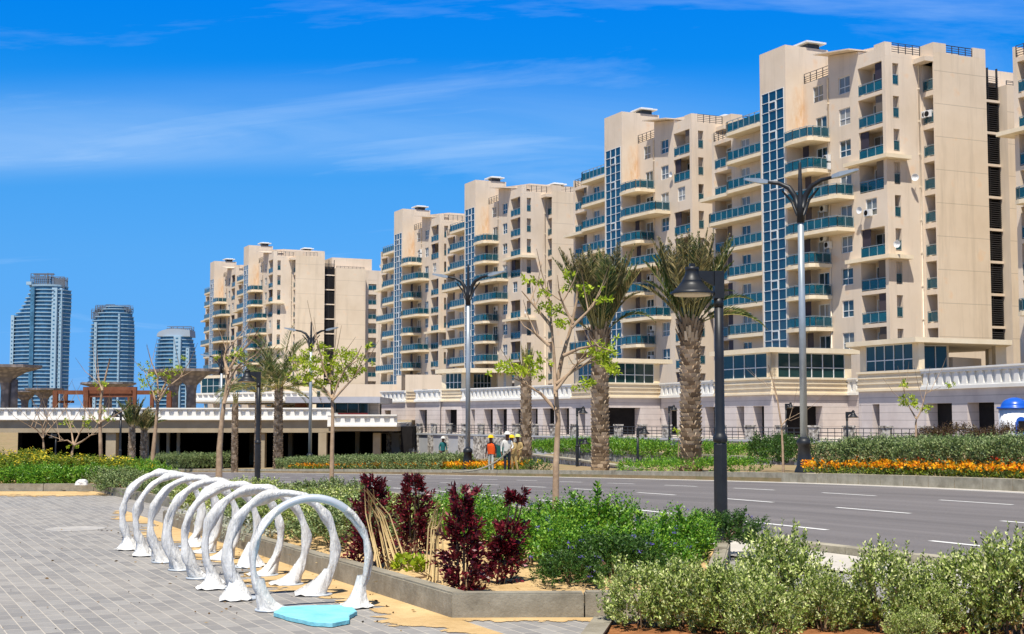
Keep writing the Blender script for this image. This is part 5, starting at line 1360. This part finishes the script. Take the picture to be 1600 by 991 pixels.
# low silver plants behind the hoops: pale ground cover
rng = np.random.default_rng(77)
def cover(name, pts, h, n_per, ll, lw, mat, L=.12, nl=8, up=1.0, extra=None, seed=3):
    rng = np.random.default_rng(seed); P = np.concatenate(pts); lb = LB()
    d = rng.normal(size=P.shape)*.5 + np.array([0,0,up]); shoots(lb, rng, P, d, h*rng.uniform(.6,1.2,len(P)), nl, ll, lw)
    mats = [mat]
    if extra:
        for k, (em, frac, es) in enumerate(extra):
            sel = P[rng.random(len(P)) < frac]; c = sel + np.array([0,0,h])*rng.uniform(.8,1.15,(len(sel),1)); mats.append(em)
            for _ in range(6): lb.add(c + rng.normal(size=c.shape)*es*.5, rng.normal(size=c.shape) + np.array([0,0,.6]), es, es*.8, rng, k+1)
    return tag(lb.build(name, mats), kind='stuff')
def area(rng, n, s0, s1, q0, q1, dz=.1, curve=True, keep=None):
    s = rng.uniform(s0,s1,n); q = rng.uniform(q0,q1,n); out = []
    for a, e in zip(s, q):
        p = P2(a, e + (cur(a) if curve else 0)); 
        if keep and not keep(p): continue
        out.append((p.x, p.y, zat(p.x,p.y)+dz))
    return np.array(out)
def poly_area(rng, n, poly, z):
    xs = [p[0] for p in poly]; ys = [p[1] for p in poly]; out = []
    while len(out) < n:
        x, y = rng.uniform(min(xs),max(xs)), rng.uniform(min(ys),max(ys)); c = False
        for i in range(len(poly)):
            x1, y1 = poly[i]; x2, y2 = poly[i-1]
            if (y1 > y) != (y2 > y) and x < (x2-x1)*(y-y1)/(y2-y1)+x1: c = not c
        if c: out.append((x, y, z if not callable(z) else z(x,y)))
    return np.array(out)
g = lambda px, D: tuple(gp(px, D, .1).xy)
cover('silver_ground_cover', [poly_area(rng, 260, [g(275,20.6),g(345,16.5),g(440,16.5),g(420,21.5)], .1)], .26, 1, .07, .03, leafmat('pale_silver_leaves', [(0, srgb(150,156,134)), (1, srgb(206,208,190))], .6, .3, .2), nl=12, seed=4)

# hedges and flower beds on the far side of the road
def hedge(name, pts, w_, h, label, mat, dens=300, ll=.09, lw=.045, L=.28, nl=9, cat='hedge', up=.9, ragged=.12, extra=None, seed=1):
    """clipped or loose hedge along 3D points"""
    rng = np.random.default_rng(seed); lb = LB(); o = pts[0]; mats = [mat]
    for p, q in zip(pts, pts[1:]):
        d = q-p; Ln = d.length; u = np.array((d/Ln)); n = np.array((-d.y/Ln, d.x/Ln, 0)); k = int(Ln*(w_+2*h)*dens/nl)
        a = rng.uniform(0,Ln,k); c = rng.uniform(-h, w_+h, k); top = (c > 0) & (c < w_)
        y = np.clip(c, 0, w_); z = np.where(top, h, h - np.where(c < 0, -c, c-w_)); zl = h*(ragged*np.sin(a*1.9+seed)*.5 + ragged*.5*np.sin(a*4.3)); z = np.maximum(z + zl*(z/h), .05)
        dep = rng.uniform(0,.35,k)
        N = np.where(top[:,None], np.array([0,0,1.0]), np.where((c < 0)[:,None], -n, n))
        P = np.array(p-o) + u*a[:,None] + n*y[:,None]; P[:,2] += z; P = P - N*dep[:,None]*h*.6
        dd = N*.7 + np.array([0,0,up]) + rng.normal(size=P.shape)*.35
        shoots(lb, rng, P - unit(dd)*L*.6, dd, L*rng.uniform(.6,1.2,k), nl, ll, lw)
        if extra:
            for kk, (em, frac, es) in enumerate(extra):
                sel = rng.random(k) < frac; Q = P[sel] + N[sel]*.05
                if len(mats) < kk+2: mats.append(em)
                for _ in range(6): lb.add(Q + rng.normal(size=Q.shape)*es*.6, rng.normal(size=Q.shape)+N[sel], es, es*.8, rng, kk+1)
    return tag(lb.build(name, mats, None, o), label, cat)
def RQ(s, q, dz=.1): p = P2(s, q+cur(s)); return Vector((p.x, p.y, zat(p.x,p.y)+dz))
hedge('hedge', [RQ(10,27.4,.1), RQ(18,27.4,.1), RQ(24,27.3,.1), RQ(30.5,27.2,.1)], 2.2, .90, 'long dense silver green hedge behind the orange flower bed at the right', M['lf_hedge'], 1400, .085, .042, .3, 9, seed=31)
rng = np.random.default_rng(5)
cover('flower_bed', [area(rng, 7000, 6, 31.5, QF+.3, QF+2.7, .16)], .24, 1, .07, .04, M['lf_yel'], nl=4, extra=[(M['fl_orange'], .62, .078), (M['fl_red'], .0, .05)], seed=9)
cover('red_flowers', [np.concatenate([area(rng, 55, s, s+rnd.uniform(.5,.9), QF+2.2, QF+2.75, .2) for s in (9.5,13.2,17.0,20.5,24.5,27.6)])], .28, 1, .07, .04, M['lf_yel'], nl=4, extra=[(M['fl_red'], .9, .085)], seed=10)
cover('flower_bed', [area(rng, 3800, 57, 93, QF+.4, QF+2.0, .14)], .26, 1, .11, .06, M['lf_yel'], nl=5, extra=[(M['fl_orange'], .4, .11)], seed=12)
hedge('hedge', [RQ(64,26.6), RQ(74,26.8), RQ(86,27), RQ(96,27)], 2.0, .74, 'silver green hedge with yellow flowers at its foot, left of the workers', M['lf_hedge'], 420, .12, .06, .34, 8, seed=32)
hedge('hedge', [gp(346,125,-2.6), gp(290,122,-2.6), gp(232,118,-2.5)], 2.0, 1.1, 'small grey green hedge under the bridge left of the trimmed palm', M['lf_hedge'], 260, .14, .07, .4, 8, seed=33)
hedge('hedge', [at(1062,712,72), at(1000,708,79), at(960,704,86), at(842,706,100)], 2.0, .62, 'bright green hedge on the upper garden terrace below the arcade railing', M['lf_green'], 260, .13, .06, .4, 8, up=1.1, ragged=.25, seed=34)
hedge('hedge', [at(1245,716,68), at(1170,712,72), at(1090,710,76)], 1.6, .55, 'green and brown hedge right of the right tied palm above the garden wall', M['lf_green'], 260, .12, .06, .36, 8, ragged=.3, seed=35)
hedge('ground_hedge', [at(1205,735,52), at(1110,736,54), at(1010,737,57)], 1.6, .42, 'low green hedge behind the pale sidewalk by the right tied palm', M['lf_green'], 380, .10, .05, .3, 8, ragged=.25, seed=36)
hedge('hedge', [at(1280,722,50), at(1215,716,56)], 1.2, .75, 'dark green bushy hedge just left of the tall street lamp base', M['lf_dark'], 380, .10, .05, .3, 8, ragged=.3, seed=37)
hedge('hedge', [gp(1600,66,.1), gp(1520,68,.1), gp(1446,70,.1)], 1.5, .95, 'dark purple brown hedge behind the silver hedge, left of the domed kiosk', leafmat('purple_brown_leaves', [(0, srgb(54,40,30)), (.6, srgb(84,62,42)), (1, srgb(110,96,60))], .5, .3, .2), 300, .12, .055, .4, 8, ragged=.3, seed=38)
hedge('ground_hedge', [at(862,738,66), at(800,736,70), at(742,737,73)], 1.2, .5, 'low green planting around the feet of the workers', M['lf_dark'], 300, .10, .05, .3, 8, extra=[(M['fl_yellow'], .06, .09)], seed=39)
# back bed at the left: yellow flowering bushes and grey green ones
YB = [('ya', dict(seed=41, rx=1.0, ry=1.0, h=1.1, ns=420, nl=12, ll=.10, lw=.045, L=.36, mat=M['lf_yel'], flowers=M['fl_yellow'], nf=26, fs=.06)), ('yb', dict(seed=42, rx=.95, ry=1.0, h=1.0, ns=420, nl=12, ll=.095, lw=.045, L=.34, mat=M['lf_green'], up=1.1)), ('yc', dict(seed=43, rx=.95, ry=.9, h=.95, ns=420, nl=12, ll=.085, lw=.04, L=.3, mat=M['lf_hedge']))]
yl = ['yellow flowering bush at the left edge of the back bed', 'green bush in front of the left edge yellow bush', 'yellow flowering bush above the two white kerb stones at the far left', 'green bush next to the white plastic bag', 'yellow flowering bush with the most blossom, left of the thin sapling', 'green bush at the middle of the back bed', 'yellow flowering bush below the short park lamp', 'grey green bush at the bed corner by the sand', 'grey green bush right of the plastic bag', 'green bush behind the farthest hoop', 'grey green bush at the right end of the back bed', 'grey green bush just behind the farthest hoop top', 'green bush behind the yellow ones under the bridge', 'yellow flowering bush deep in the back bed']
for i, (px, D, k, sc) in enumerate(((8,33.0,0,1.0),(30,31.4,1,.9),(62,33.6,0,1.0),(88,31.5,1,.9),(118,34.0,0,.98),(140,31.8,1,.85),(165,35,0,.9),(205,29.2,2,.82),(168,31.5,2,.85),(225,33,1,.8),(255,27.6,2,.72),(285,26.3,2,.62),(205,38,1,.85),(40,38.5,0,1.05))):
    key, kw = YB[k]; q = gp(px, D, 0); shrub('flowering_bush' if k == 0 else 'bush', key, Vector((q.x, q.y, max(zat(q.x,q.y), -.3)+.03)), yl[i], 'bush', 'bushes in the back bed', i*1.9, (sc, sc, sc*.55), **kw)

# ------------------------------------------------------------------ palms
def frond(lb, b, p0, az, elev, L, droop, nl, ll, rng, m=0, fold=.55, rw=.03, lw=.05, tip=1.0):
    """one pinnate leaf: stalk curve with leaflets in a V"""
    d = np.array([math.cos(az)*math.cos(elev), math.sin(az)*math.cos(elev), math.sin(elev)]); pts = []; p = np.array(p0, dtype=float); n = 12
    for i in range(n+1):
        pts.append(p.copy()); d = d + np.array([0,0,-droop/n*(.3+1.4*i/n)]); d /= np.linalg.norm(d); p = p + d*L/n
    b.tube([tuple(q) for q in pts], [rw*(1-.85*i/n) for i in range(n+1)], 5, 0, caps=False)
    pts = np.array(pts); t = np.linspace(.2, .99, nl); f = t*n; i0 = np.minimum(f.astype(int), n-1); P = pts[i0]*(1-(f-i0))[:,None] + pts[i0+1]*(f-i0)[:,None]
    T = unit(pts[i0+1]-pts[i0]); S_ = unit(np.cross(T, np.array([0,0,1.0])+1e-3)); Nn = np.cross(S_, T)
    l = ll*np.sin(np.clip(t*1.05,0,1)*math.pi*.86+.32)*rng.uniform(.85,1.1,nl)
    for sg in (-1, 1):
        U = S_*sg*.75 + T*.8 + Nn*fold + rng.normal(size=P.shape)*.07
        lb.add(P, U, l, lw, rng, m, .05, .4)
def palm_trunk(r, h, r0, r1, rng, boots=True, taper_top=.0, step=.15):
    b = MB(); b.lathe([(r0*1.05,-.3),(r0*.86,.3),(r0*.8,h*.5),(r1*.86,h*.93),(r1*.6,h)], 14); t = b.build('trunk', M['boot_core'], r)
    q = []; z = .0; i = 0
    while z < h:
        f = z/h; rad = (r0*.86*(1-f) + r1*.86*f); k = 9
        for j in range(k):
            a = 2*math.pi*(j+.5*(i%2))/k + rng.uniform(-.08,.08) + z*.6; w_ = 2*math.pi*rad/k*.62; hh = step*rng.uniform(.95,1.25); ou = rng.uniform(.05,.085)*(r0/.33)
            c = np.array([math.cos(a), math.sin(a), 0]); s = np.array([-math.sin(a), math.cos(a), 0]); zz = np.array([0,0,1.0])
            A, B2 = c*rad + s*w_ + zz*z, c*rad - s*w_ + zz*z
            T = c*(rad+ou) + zz*(z+hh); TL, TR = T + s*w_*.75, T - s*w_*.75; I1, I2 = c*rad*.95 + s*w_*.75 + zz*(z+hh*.95), c*rad*.95 - s*w_*.75 + zz*(z+hh*.95)
            q += [[A, B2, TR, TL], [TL, TR, I2, I1], [A, TL, I1, A], [B2, I2, TR, B2]]
        z += step; i += 1
    qb = [x for x in q if True]; lb = LB(); lb.quads(qb); lb.build('leaf_boots', M['boot'], t); return t
def palm(px, D, ytop_trunk, r0, r1, label, crown, seed, tied=False, ybase=None, step=.15):
    z = zat(X(px,D), D) if ybase is None else at(px, ybase, D).z; q = gp(px, D, z); h = at(px, ytop_trunk, D).z - z
    r = empty('palm_tree', q, label, 'palm tree'); rng = np.random.default_rng(seed); palm_trunk(r, h, r0, r1, rng, step=step)
    lb, b = LB(), MB()
    for (az, el, L, dr, m, nl, ll) in crown(rng):
        rr_ = r1*.5; frond(lb, b, (math.cos(az)*rr_, math.sin(az)*rr_, h-.1), az, el, L, dr, nl, ll, rng, m, .5 if not tied else .35, .032 if r1 > .2 else .02, .05)
    lb.build('crown', [M['frond'], M['frond_dry']], r); b.build('leaf_stalks', M['rachis'], r)
    return r, h, rng
def tied_crown(nu, L, extra):
    def f(rng):
        out = []
        for i in range(nu): out.append((i*2.4+rng.uniform(-.3,.3), R(88-26*rng.random()**.7), L*rng.uniform(.78,1.06), rng.uniform(-.15,.55), 1 if rng.random() < .5 else 0, 60, L*.19))
        return out + extra
    return f
def boots_top(r, h, rad, rng, n=70):
    q = []
    for i in range(n):
        a = i*2.4; z = h - .75 + .75*i/n; c = np.array([math.cos(a), math.sin(a), 0]); s = np.array([-math.sin(a), math.cos(a), 0]); P = c*rad*.7 + np.array([0,0,z]); ln = rng.uniform(.25,.5)
        T = P + c*ln*.45 + np.array([0,0,ln]); q.append([P+s*.07, P-s*.07, T-s*.04, T+s*.04]); q.append([P+s*.07+c*.03, T+s*.04, T-s*.04, P-s*.07+c*.03])
    lb = LB(); lb.quads(q); lb.build('cut_leaf_bases', M['boot'], r)
r, h, rng = palm(938, 60, 520, .38, .36, 'left tied date palm with bundled fronds and a thick scaly trunk', tied_crown(52, 3.9, [(R(160), R(38), 2.6, .5, 0, 40, .4), (R(15), R(50), 2.8, 1.9, 0, 40, .45), (R(30), R(62), 3.0, 1.3, 1, 40, .5)]), 51, True, 737); boots_top(r, h, .48, rng)
r, h, rng = palm(1080, 54, 505, .42, .36, 'right tied date palm behind the bell lamp, with a few fronds hanging loose', tied_crown(46, 3.6, [(R(5), R(52), 2.9, 1.7, 0, 44, .45), (R(-10), R(28), 3.0, 1.5, 0, 44, .5), (R(20), R(62), 2.4, 1.5, 0, 40, .45), (R(170), R(55), 2.6, .9, 1, 40, .45), (R(185), R(62), 2.5, 1.1, 0, 40, .45), (R(-5), R(40), 2.7, 1.9, 0, 44, .45)]), 52, True, 738); boots_top(r, h, .52, rng)
def open_crown(n, L, dr=1.5):
    def f(rng): return [(i*2.4+rng.uniform(-.2,.2), R(16+70*((i*.7549) % 1)), L*rng.uniform(.8,1.1), rng.uniform(.8,1.2)*dr, 0 if rng.random() < .8 else 1, 40, L*.15) for i in range(n)]
    return f
palm(434, 104, 606, .36, .30, 'green date palm with a full arching crown in front of the bridge', open_crown(38, 5.2, 1.7), 53, False, 742)
palm(402, 120, 612, .30, .26, 'green palm half hidden behind the black lamp and the larger arching palm', open_crown(30, 4.8, 1.5), 54, False, 742)
palm(205, 92, 668, .26, .2, 'small palm with upright fronds, left of the pair under the bridge', lambda rng: [(i*2.4, R(rng.uniform(40,80)), 1.9*rng.uniform(.8,1.2), .7, int(rng.random() < .4), 34, .42) for i in range(22)], 55)
palm(224, 94, 672, .26, .2, 'small palm with upright fronds, right of the pair under the bridge', lambda rng: [(i*2.4, R(rng.uniform(40,80)), 1.7*rng.uniform(.8,1.2), .6, int(rng.random() < .4), 34, .4) for i in range(20)], 56)
palm(366, 108, 632, .25, .24, 'trimmed palm trunk without a crown beside the leaning bare tree', lambda rng: [(i*2.4, R(rng.uniform(78,88)), 1.1*rng.uniform(.8,1.1), .1, 1, 14, .12) for i in range(14)], 57, True, 745)
palm(822, 68, 585, .28, .26, 'trimmed palm trunk with a short tied stump of leaves by the workers', lambda rng: [(i*2.4, R(rng.uniform(76,88)), 1.5*rng.uniform(.8,1.1), .15, int(rng.random() < .6), 22, .16) for i in range(20)], 58, True, 738)
# ------------------------------------------------------------------ saplings
def sapling(px, D, label, path, limbs, r0, clumps, leaf, seed, zb=None, stake=False, name='young_tree'):
    """path: trunk as (px, py) pairs in the plane of depth D; limbs: lists of (px, py); clumps: (px, py, radius px, count)"""
    z = zat(X(px,D), D) if zb is None else zb; base = gp(px, D, z); r = empty(name, base, label, 'tree'); rr = random.Random(seed); rng = np.random.default_rng(seed); b = MB()
    dy = lambda: rr.uniform(-.5,.5)
    def pt(x, y, d=0): e = at(x, y, D+d); return e - base
    tp = [Vector((0,0,-.15))] + [pt(x,y,.05*i) for i, (x,y) in enumerate(path)]
    n = len(tp); b.tube(tp, [r0*(1-.75*i/(n-1)) for i in range(n)], 8); tk = b.build('trunk', M['bark_pale'], r)
    b = MB()
    for L in limbs:
        d = dy()*D/40; P = [pt(x, y, d*i/len(L)) for i, (x,y) in enumerate(L)]; m = len(P)
        w_ = r0*.5; b.tube(P, [w_*(1-.8*i/max(m-1,1)) for i in range(m)], 6)
        for k in range(3):
            f = rr.uniform(.4,.95); i = min(int(f*(m-1)), m-2); e = P[i].lerp(P[i+1], f*(m-1)-i); dd = (P[-1]-P[0]).normalized()*.5 + Vector((rr.uniform(-1,1), rr.uniform(-1,1), rr.uniform(0,1)))
            b.tube([e, e+dd*.012*D, e+dd*.02*D+Vector((0,0,.004*D))], [w_*.35,w_*.25,w_*.1], 4)
    if limbs: b.build('limbs', M['bark_pale'], r)
    lb = LB(); s = D/FPX
    for (x, y, rad, cnt) in clumps:
        c = np.array(pt(x, y, dy()*D/50)); k = max(4, int(cnt/7)); P = c + rng.normal(size=(k,3))*np.array([rad*s*.6, rad*s*.5, rad*s*.3])
        d = rng.normal(size=(k,3))*np.array([1,1,.35]); shoots(lb, rng, P, d, rad*s*.5, 9, leaf, leaf*.45, 0, 1.0, .05, .6)
    if clumps: lb.build('crown', M['lf_lime'], r)
    return r
sapling(868, 21.6, 'thin young tree with sparse lime leaf tufts in the near bed by the road', [(868,790),(869,720),(872,660),(868,610),(878,560),(893,510),(901,470),(903,440)],
        [[(868,640),(845,615),(822,600),(800,590)],[(868,620),(866,560),(862,510),(858,470),(855,440)],[(869,600),(895,580),(920,566),(945,562)],[(880,556),(905,545),(930,540),(955,548)],[(893,512),(915,490),(935,470)],[(862,510),(845,490),(828,470),(815,455)],[(868,610),(900,570),(930,552)],[(895,505),(882,480),(872,455)],[(858,540),(840,525),(830,515)]], .06,
        [(800,575,24,150),(822,578,22,140),(834,440,16,60),(862,480,16,80),(875,505,16,70),(858,455,12,40),(900,448,14,50),(940,470,12,40),(945,560,26,170),(935,545,22,120),(915,600,18,80),(955,575,16,80),(920,450,12,40),(890,430,10,30),(840,560,14,60)], .085, 61, .1)
sapling(518, 36.5, 'young tree with a spreading lime green crown right of the arching palm', [(518,765),(519,700),(520,650),(519,620),(517,590),(516,560)],
        [[(519,622),(500,600),(485,588),(470,575)],[(520,625),(538,606),(555,588),(575,545)],[(519,622),(530,595),(540,575),(556,560)],[(517,600),(505,575),(500,550),(495,530)],[(518,595),(520,565),(530,545)]], .075,
        [(478,592,18,130),(490,560,18,130),(510,575,20,160),(530,560,20,150),(545,585,22,180),(565,575,18,110),(500,540,14,80),(580,540,10,40),(470,560,14,80),(525,595,16,90),(555,560,16,110),(505,600,14,80),(485,575,16,110)], .11, 62)
sapling(344, 56.7, 'leaning bare grey tree with a thin broken crown beside the distant street lamp', [(342,745),(343,700),(346,665),(350,630),(355,600),(358,575)], [[(355,602),(366,580),(378,565)],[(357,585),(350,560),(356,545)],[(358,580),(368,560),(372,548)],[(350,630),(362,600)]], .16, [(360,560,12,40),(380,562,14,50),(345,560,10,30),(370,548,10,30)], .14, 63)
sapling(238, 60, 'slanting pale sapling with a few lime leaves behind the back bed', [(236,742),(240,700),(244,660),(247,625),(258,600),(270,585)], [[(246,632),(235,605),(228,590)],[(247,628),(262,605),(282,590),(300,580)],[(247,622),(246,595),(250,575)]], .12, [(232,600,16,70),(250,585,16,70),(228,575,12,40),(270,580,16,60),(285,570,12,40),(248,612,16,60),(222,592,10,30)], .14, 64)
sapling(158, 52, 'tall thin sapling with sparse leaves at the left, beside the wide bare tree', [(158,735),(157,690),(156,655),(157,630),(161,605),(167,580),(172,560)], [[(156,662),(145,655),(136,652)],[(156,660),(166,655),(172,654)],[(160,610),(152,590)]], .09, [(140,656,10,50),(168,656,9,40),(160,640,8,30),(165,600,8,25),(150,600,8,20)], .12, 65)
sapling(112, 56, 'wide bare sapling with a low spreading crown under the bridge', [(111,722),(113,705),(116,695)], [[(116,695),(105,688),(90,690)],[(116,696),(128,690),(142,680),(152,678)],[(115,697),(112,675),(110,660)],[(116,695),(125,675),(135,662)]], .09, [(100,658,9,40),(114,664,10,40),(135,664,8,30),(118,698,8,25)], .11, 66)
sapling(69, 60, 'bare whitish sapling with forked branches at the far left', [(70,722),(68,695),(67,683)], [[(67,684),(58,672),(44,662)],[(67,684),(66,665),(60,650)],[(67,684),(78,670),(88,658)],[(67,680),(74,660),(73,645)]], .09, [], .1, 67)
sapling(1224, 47, 'bare leafless sapling left of the tall right street lamp', [(1224,738),(1223,700),(1221,665),(1214,620),(1206,590),(1200,570)], [[(1221,665),(1230,655),(1236,658)],[(1214,625),(1208,600)]], .05, [], .1, 68)
sapling(1432, 46, 'small forked sapling with three lime leaf tufts behind the silver hedge', [(1432,700),(1431,660),(1432,655)], [[(1432,655),(1423,640),(1415,625),(1412,605)],[(1432,655),(1440,640),(1446,615),(1470,605)]], .06, [(1412,602,8,40),(1416,626,13,90),(1444,641,10,60),(1484,602,5,20),(1424,632,10,60)], .12, 69)
sapling(1060, 62, 'tiny staked sapling with a leaf tuft left of the right tied palm', [(1060,735),(1060,700),(1061,682)], [], .04, [(1060,676,9,50)], .12, 70)

# dry litter on the planter soil and a few leaves blown over the pavers
rng = np.random.default_rng(91); lb = LB()
P = poly_area(rng, 900, [tuple(q.xy) for q in PL], .125); lb.add(P, rng.normal(size=P.shape)*np.array([1,1,.12]), rng.uniform(.04,.13,len(P)), .008, rng, 0, .02)
tag(lb.build('straw_litter', leafmat('straw_litter', [(0, srgb(120,96,58)), (.6, srgb(176,148,96)), (1, srgb(206,184,132))], .9, .1, 0)), kind='stuff')
lb = LB(); n = 130; f = rng.uniform(0,1,n); q = np.array(K0) + (np.array(K1-K0))*f[:,None]; nn = np.array([-.904,-.428,0]); P = q + nn*(rng.gamma(1.3,.7,n))[:,None]; P[:,2] = .016
lb.add(P, rng.normal(size=P.shape)*np.array([1,1,.1]), rng.uniform(.02,.055,n), .018, rng, 0, .05)
P = np.stack([rng.uniform(-5,-.5,60), rng.uniform(10.3,14,60), np.full(60,.014)], 1); lb.add(P, rng.normal(size=P.shape)*np.array([1,1,.1]), rng.uniform(.015,.04,60), .014, rng, 0, .05)
tag(lb.build('leaf_litter', leafmat('leaf_litter', [(0, srgb(64,48,30)), (.6, srgb(120,92,54)), (1, srgb(150,126,80))], .9, .1, 0)), kind='stuff')
# ------------------------------------------------------------------ workers on the far verge
def person(loc, facing, label, shirt, trousers, arms, legs, helmet, vest=None, held=None, sc=1.0, lean=0.0, group='workers on the verge'):
    r = empty('person', loc, label, 'person', group, facing); r.scale = (sc,)*3
    J = {'pel':(0,0,.95,.15),'wst':(0,-lean*.3,1.12,.145),'chs':(0,-lean*.7,1.34,.165),'nck':(0,-lean,1.50,.065),'hd0':(0,-lean-.01,1.60,.085),'hd1':(0,-lean-.03,1.70,.10),'hd2':(0,-lean-.02,1.77,.08)}
    E = [('pel','wst'),('wst','chs'),('chs','nck'),('nck','hd0'),('hd0','hd1'),('hd1','hd2')]
    for s, nm in ((-1,'L'),(1,'R')):
        k = arms[0 if s < 0 else 1]; J['sh'+nm] = (s*.185,-lean*.8,1.42,.065); J['el'+nm] = (s*k[0],k[1]-lean*.5,k[2],.048); J['wr'+nm] = (s*k[3],k[4]-lean*.5,k[5],.034); J['pa'+nm] = (s*k[3]*1.0,k[4]-lean*.5-.03,k[5]-.07,.036)
        E += [('chs','sh'+nm),('sh'+nm,'el'+nm),('el'+nm,'wr'+nm),('wr'+nm,'pa'+nm)]
        for f in range(5):
            a = (f-2)*.018; q = J['pa'+nm]; ln = (.045,.075,.085,.078,.06)[f]
            if f == 0: J['f0'+nm] = (q[0]-s*.045,q[1]-.03,q[2]+.0,.011); J['g0'+nm] = (q[0]-s*.06,q[1]-.05,q[2]-.03,.009)
            else: J[f'f{f}{nm}'] = (q[0]+a*.6,q[1]-.012+a,q[2]-ln*.6,.010); J[f'g{f}{nm}'] = (q[0]+a*.6,q[1]-.03+a,q[2]-ln,.009)
            E += [('pa'+nm,f'f{f}{nm}'),(f'f{f}{nm}',f'g{f}{nm}')]
        l = legs[0 if s < 0 else 1]; J['hp'+nm] = (s*.10,0,.88,.10); J['kn'+nm] = (s*l[0],l[1],l[2],.068); J['an'+nm] = (s*l[3],l[4],.09,.048); J['to'+nm] = (s*l[3]*1.05,l[4]-.16,.045,.042)
        E += [('pel','hp'+nm),('hp'+nm,'kn'+nm),('kn'+nm,'an'+nm),('an'+nm,'to'+nm)]
    names = list(J); me = bpy.data.meshes.new('body'); me.from_pydata([J[k][:3] for k in names], [(names.index(a), names.index(e)) for a, e in E], [])
    o = bpy.data.objects.new('body', me); C.objects.link(o); md = o.modifiers.new('skin', 'SKIN'); o.modifiers.new('sub', 'SUBSURF').levels = 1; md.use_smooth_shade = True
    for i, k in enumerate(names):
        sv = me.skin_vertices[0].data[i]; sv.radius = (J[k][3]*1.12, J[k][3]*(.78 if k in ('pel','wst','chs') else 1.0)); sv.use_root = k == 'pel'
    dg = bpy.context.evaluated_depsgraph_get(); m2 = bpy.data.meshes.new_from_object(o.evaluated_get(dg)); bpy.data.objects.remove(o)
    m2.materials.clear()
    for mm in (shirt, trousers, M['skin'], M['boots']): m2.materials.append(mm)
    for p in m2.polygons:
        c = p.center; hand = min((c - Vector(J['pa'+n][:3])).length for n in 'LR')
        p.material_index = 3 if c.z < .13 else 1 if c.z < .95 and abs(c.x) < .3 and hand > .16 else 2 if c.z > 1.49 or hand < .13 else 0
        p.use_smooth = True
    m2.name = 'body'; link('body', m2, r)
    hb = MB(); hy = -lean-.02
    hb.lathe([(.19,1.735),(.185,1.755),(.145,1.757),(.14,1.80),(.11,1.86),(.05,1.885),(.01,1.887)], 14, 0, (0,hy,0)); hb.prism([(-.09,hy-.14),(.09,hy-.14),(.06,hy-.23),(-.06,hy-.23)], 1.74, 1.752); hb.build('helmet', helmet, r)
    fb_ = MB(); y = -lean-.135
    fb_.box((-.05,y+.0,1.685),(-.025,y+.02,1.70)); fb_.box((.025,y,1.685),(.05,y+.02,1.70)); fb_.prism([(-.016,y+.02),(.016,y+.02),(.008,y-.02),(-.008,y-.02)], 1.635, 1.675); fb_.box((-.03,y+.012,1.603),(.03,y+.03,1.612)); fb_.build('face', M['boots'], r)
    if vest:
        vb = MB(); pr = [(.185,.92),(.2,1.1),(.215,1.3),(.20,1.42),(.11,1.47)]; k = len(vb.v); sg = 14
        for rd, z in pr:
            for j in range(sg): a = 2*math.pi*j/sg; vb.v.append((rd*1.1*math.cos(a), rd*.78*math.sin(a) - lean*max(z-1,0), z + .012*math.sin(3*a)))
        for i in range(len(pr)-1):
            for j in range(sg): vb.f.append((k+i*sg+j, k+i*sg+(j+1)%sg, k+(i+1)*sg+(j+1)%sg, k+(i+1)*sg+j)); vb.m.append(0); vb.sm.append(True)
        vb.build('vest', vest, r)
    return r
M['skin'] = mottled('brown_skin', srgb(92,62,46), srgb(112,78,58), 8, .6, .3, 0); M['boots'] = mottled('dark_boots', (.015,.013,.012), (.03,.026,.024), 6, .7, .3, 0)
cl = lambda n, a: mottled(n, tuple(x*.8 for x in a), a, 9, .9, .2, .4, 20)
ORANGE, YEL, WHT, KHK, DRK, GRY = cl('orange_vest', (.80,.10,.015)), cl('yellow_helmet', (.75,.52,.02)), cl('white_cloth', (.66,.64,.58)), cl('khaki_cloth', (.42,.30,.13)), cl('dark_cloth', (.02,.024,.035)), cl('pale_grey_cloth', (.40,.42,.38))
down = (.27,.02,1.16,.28,-.04,.92); fwd = (.26,-.06,1.18,.12,-.28,1.06); st = (.12,-.01,.5,.12,.02); step_ = (.11,-.12,.5,.12,-.1); back = (.12,.04,.5,.13,.16)
def foot(px, D): return gp(px, D, zat(X(px,D), D)+.02)
person(foot(768,66), R(-25), 'worker in an orange vest and yellow helmet standing left of the others', DRK, GRY, (down,down), (st,step_), YEL, ORANGE, sc=.93, lean=.06)
person(foot(792,64.5), R(15), 'worker in a pale jacket with face covered and dark trousers, holding a hose', WHT, DRK, (down,fwd), (step_,back), WHT, lean=.08)
person(foot(803,65.5), R(-50), 'worker in khaki overalls half hidden behind the pale jacketed worker', KHK, KHK, (fwd,fwd), (st,back), YEL, KHK, sc=.92, lean=.12)
person(foot(811,67), R(-30), 'worker in a light helmet partly hidden by the trimmed palm trunk', KHK, KHK, (down,fwd), (st,step_), cl('lime_helmet', (.55,.58,.2)), sc=.95, lean=.1)
person(foot(692,95), R(30), 'lone worker in a white helmet behind the left hedge by the green netting', cl('teal_shirt', (.02,.14,.14)), DRK, (down,down), (st,st), WHT, sc=1.0)
b = MB(); o = foot(792,64.5); P = []
for i in range(22): f = i/21; P.append(Vector((.12 - 2.6*f, -.3+.2*math.sin(f*5), 1.0*(1-f)**3 + .06)))
b.tube([tuple(p) for p in P], .035, 6); tag(b.build('water_hose', cl('grey_hose', (.30,.28,.22)), loc=o), 'pale hose trailing from the hands of the pale jacketed worker', 'hose')
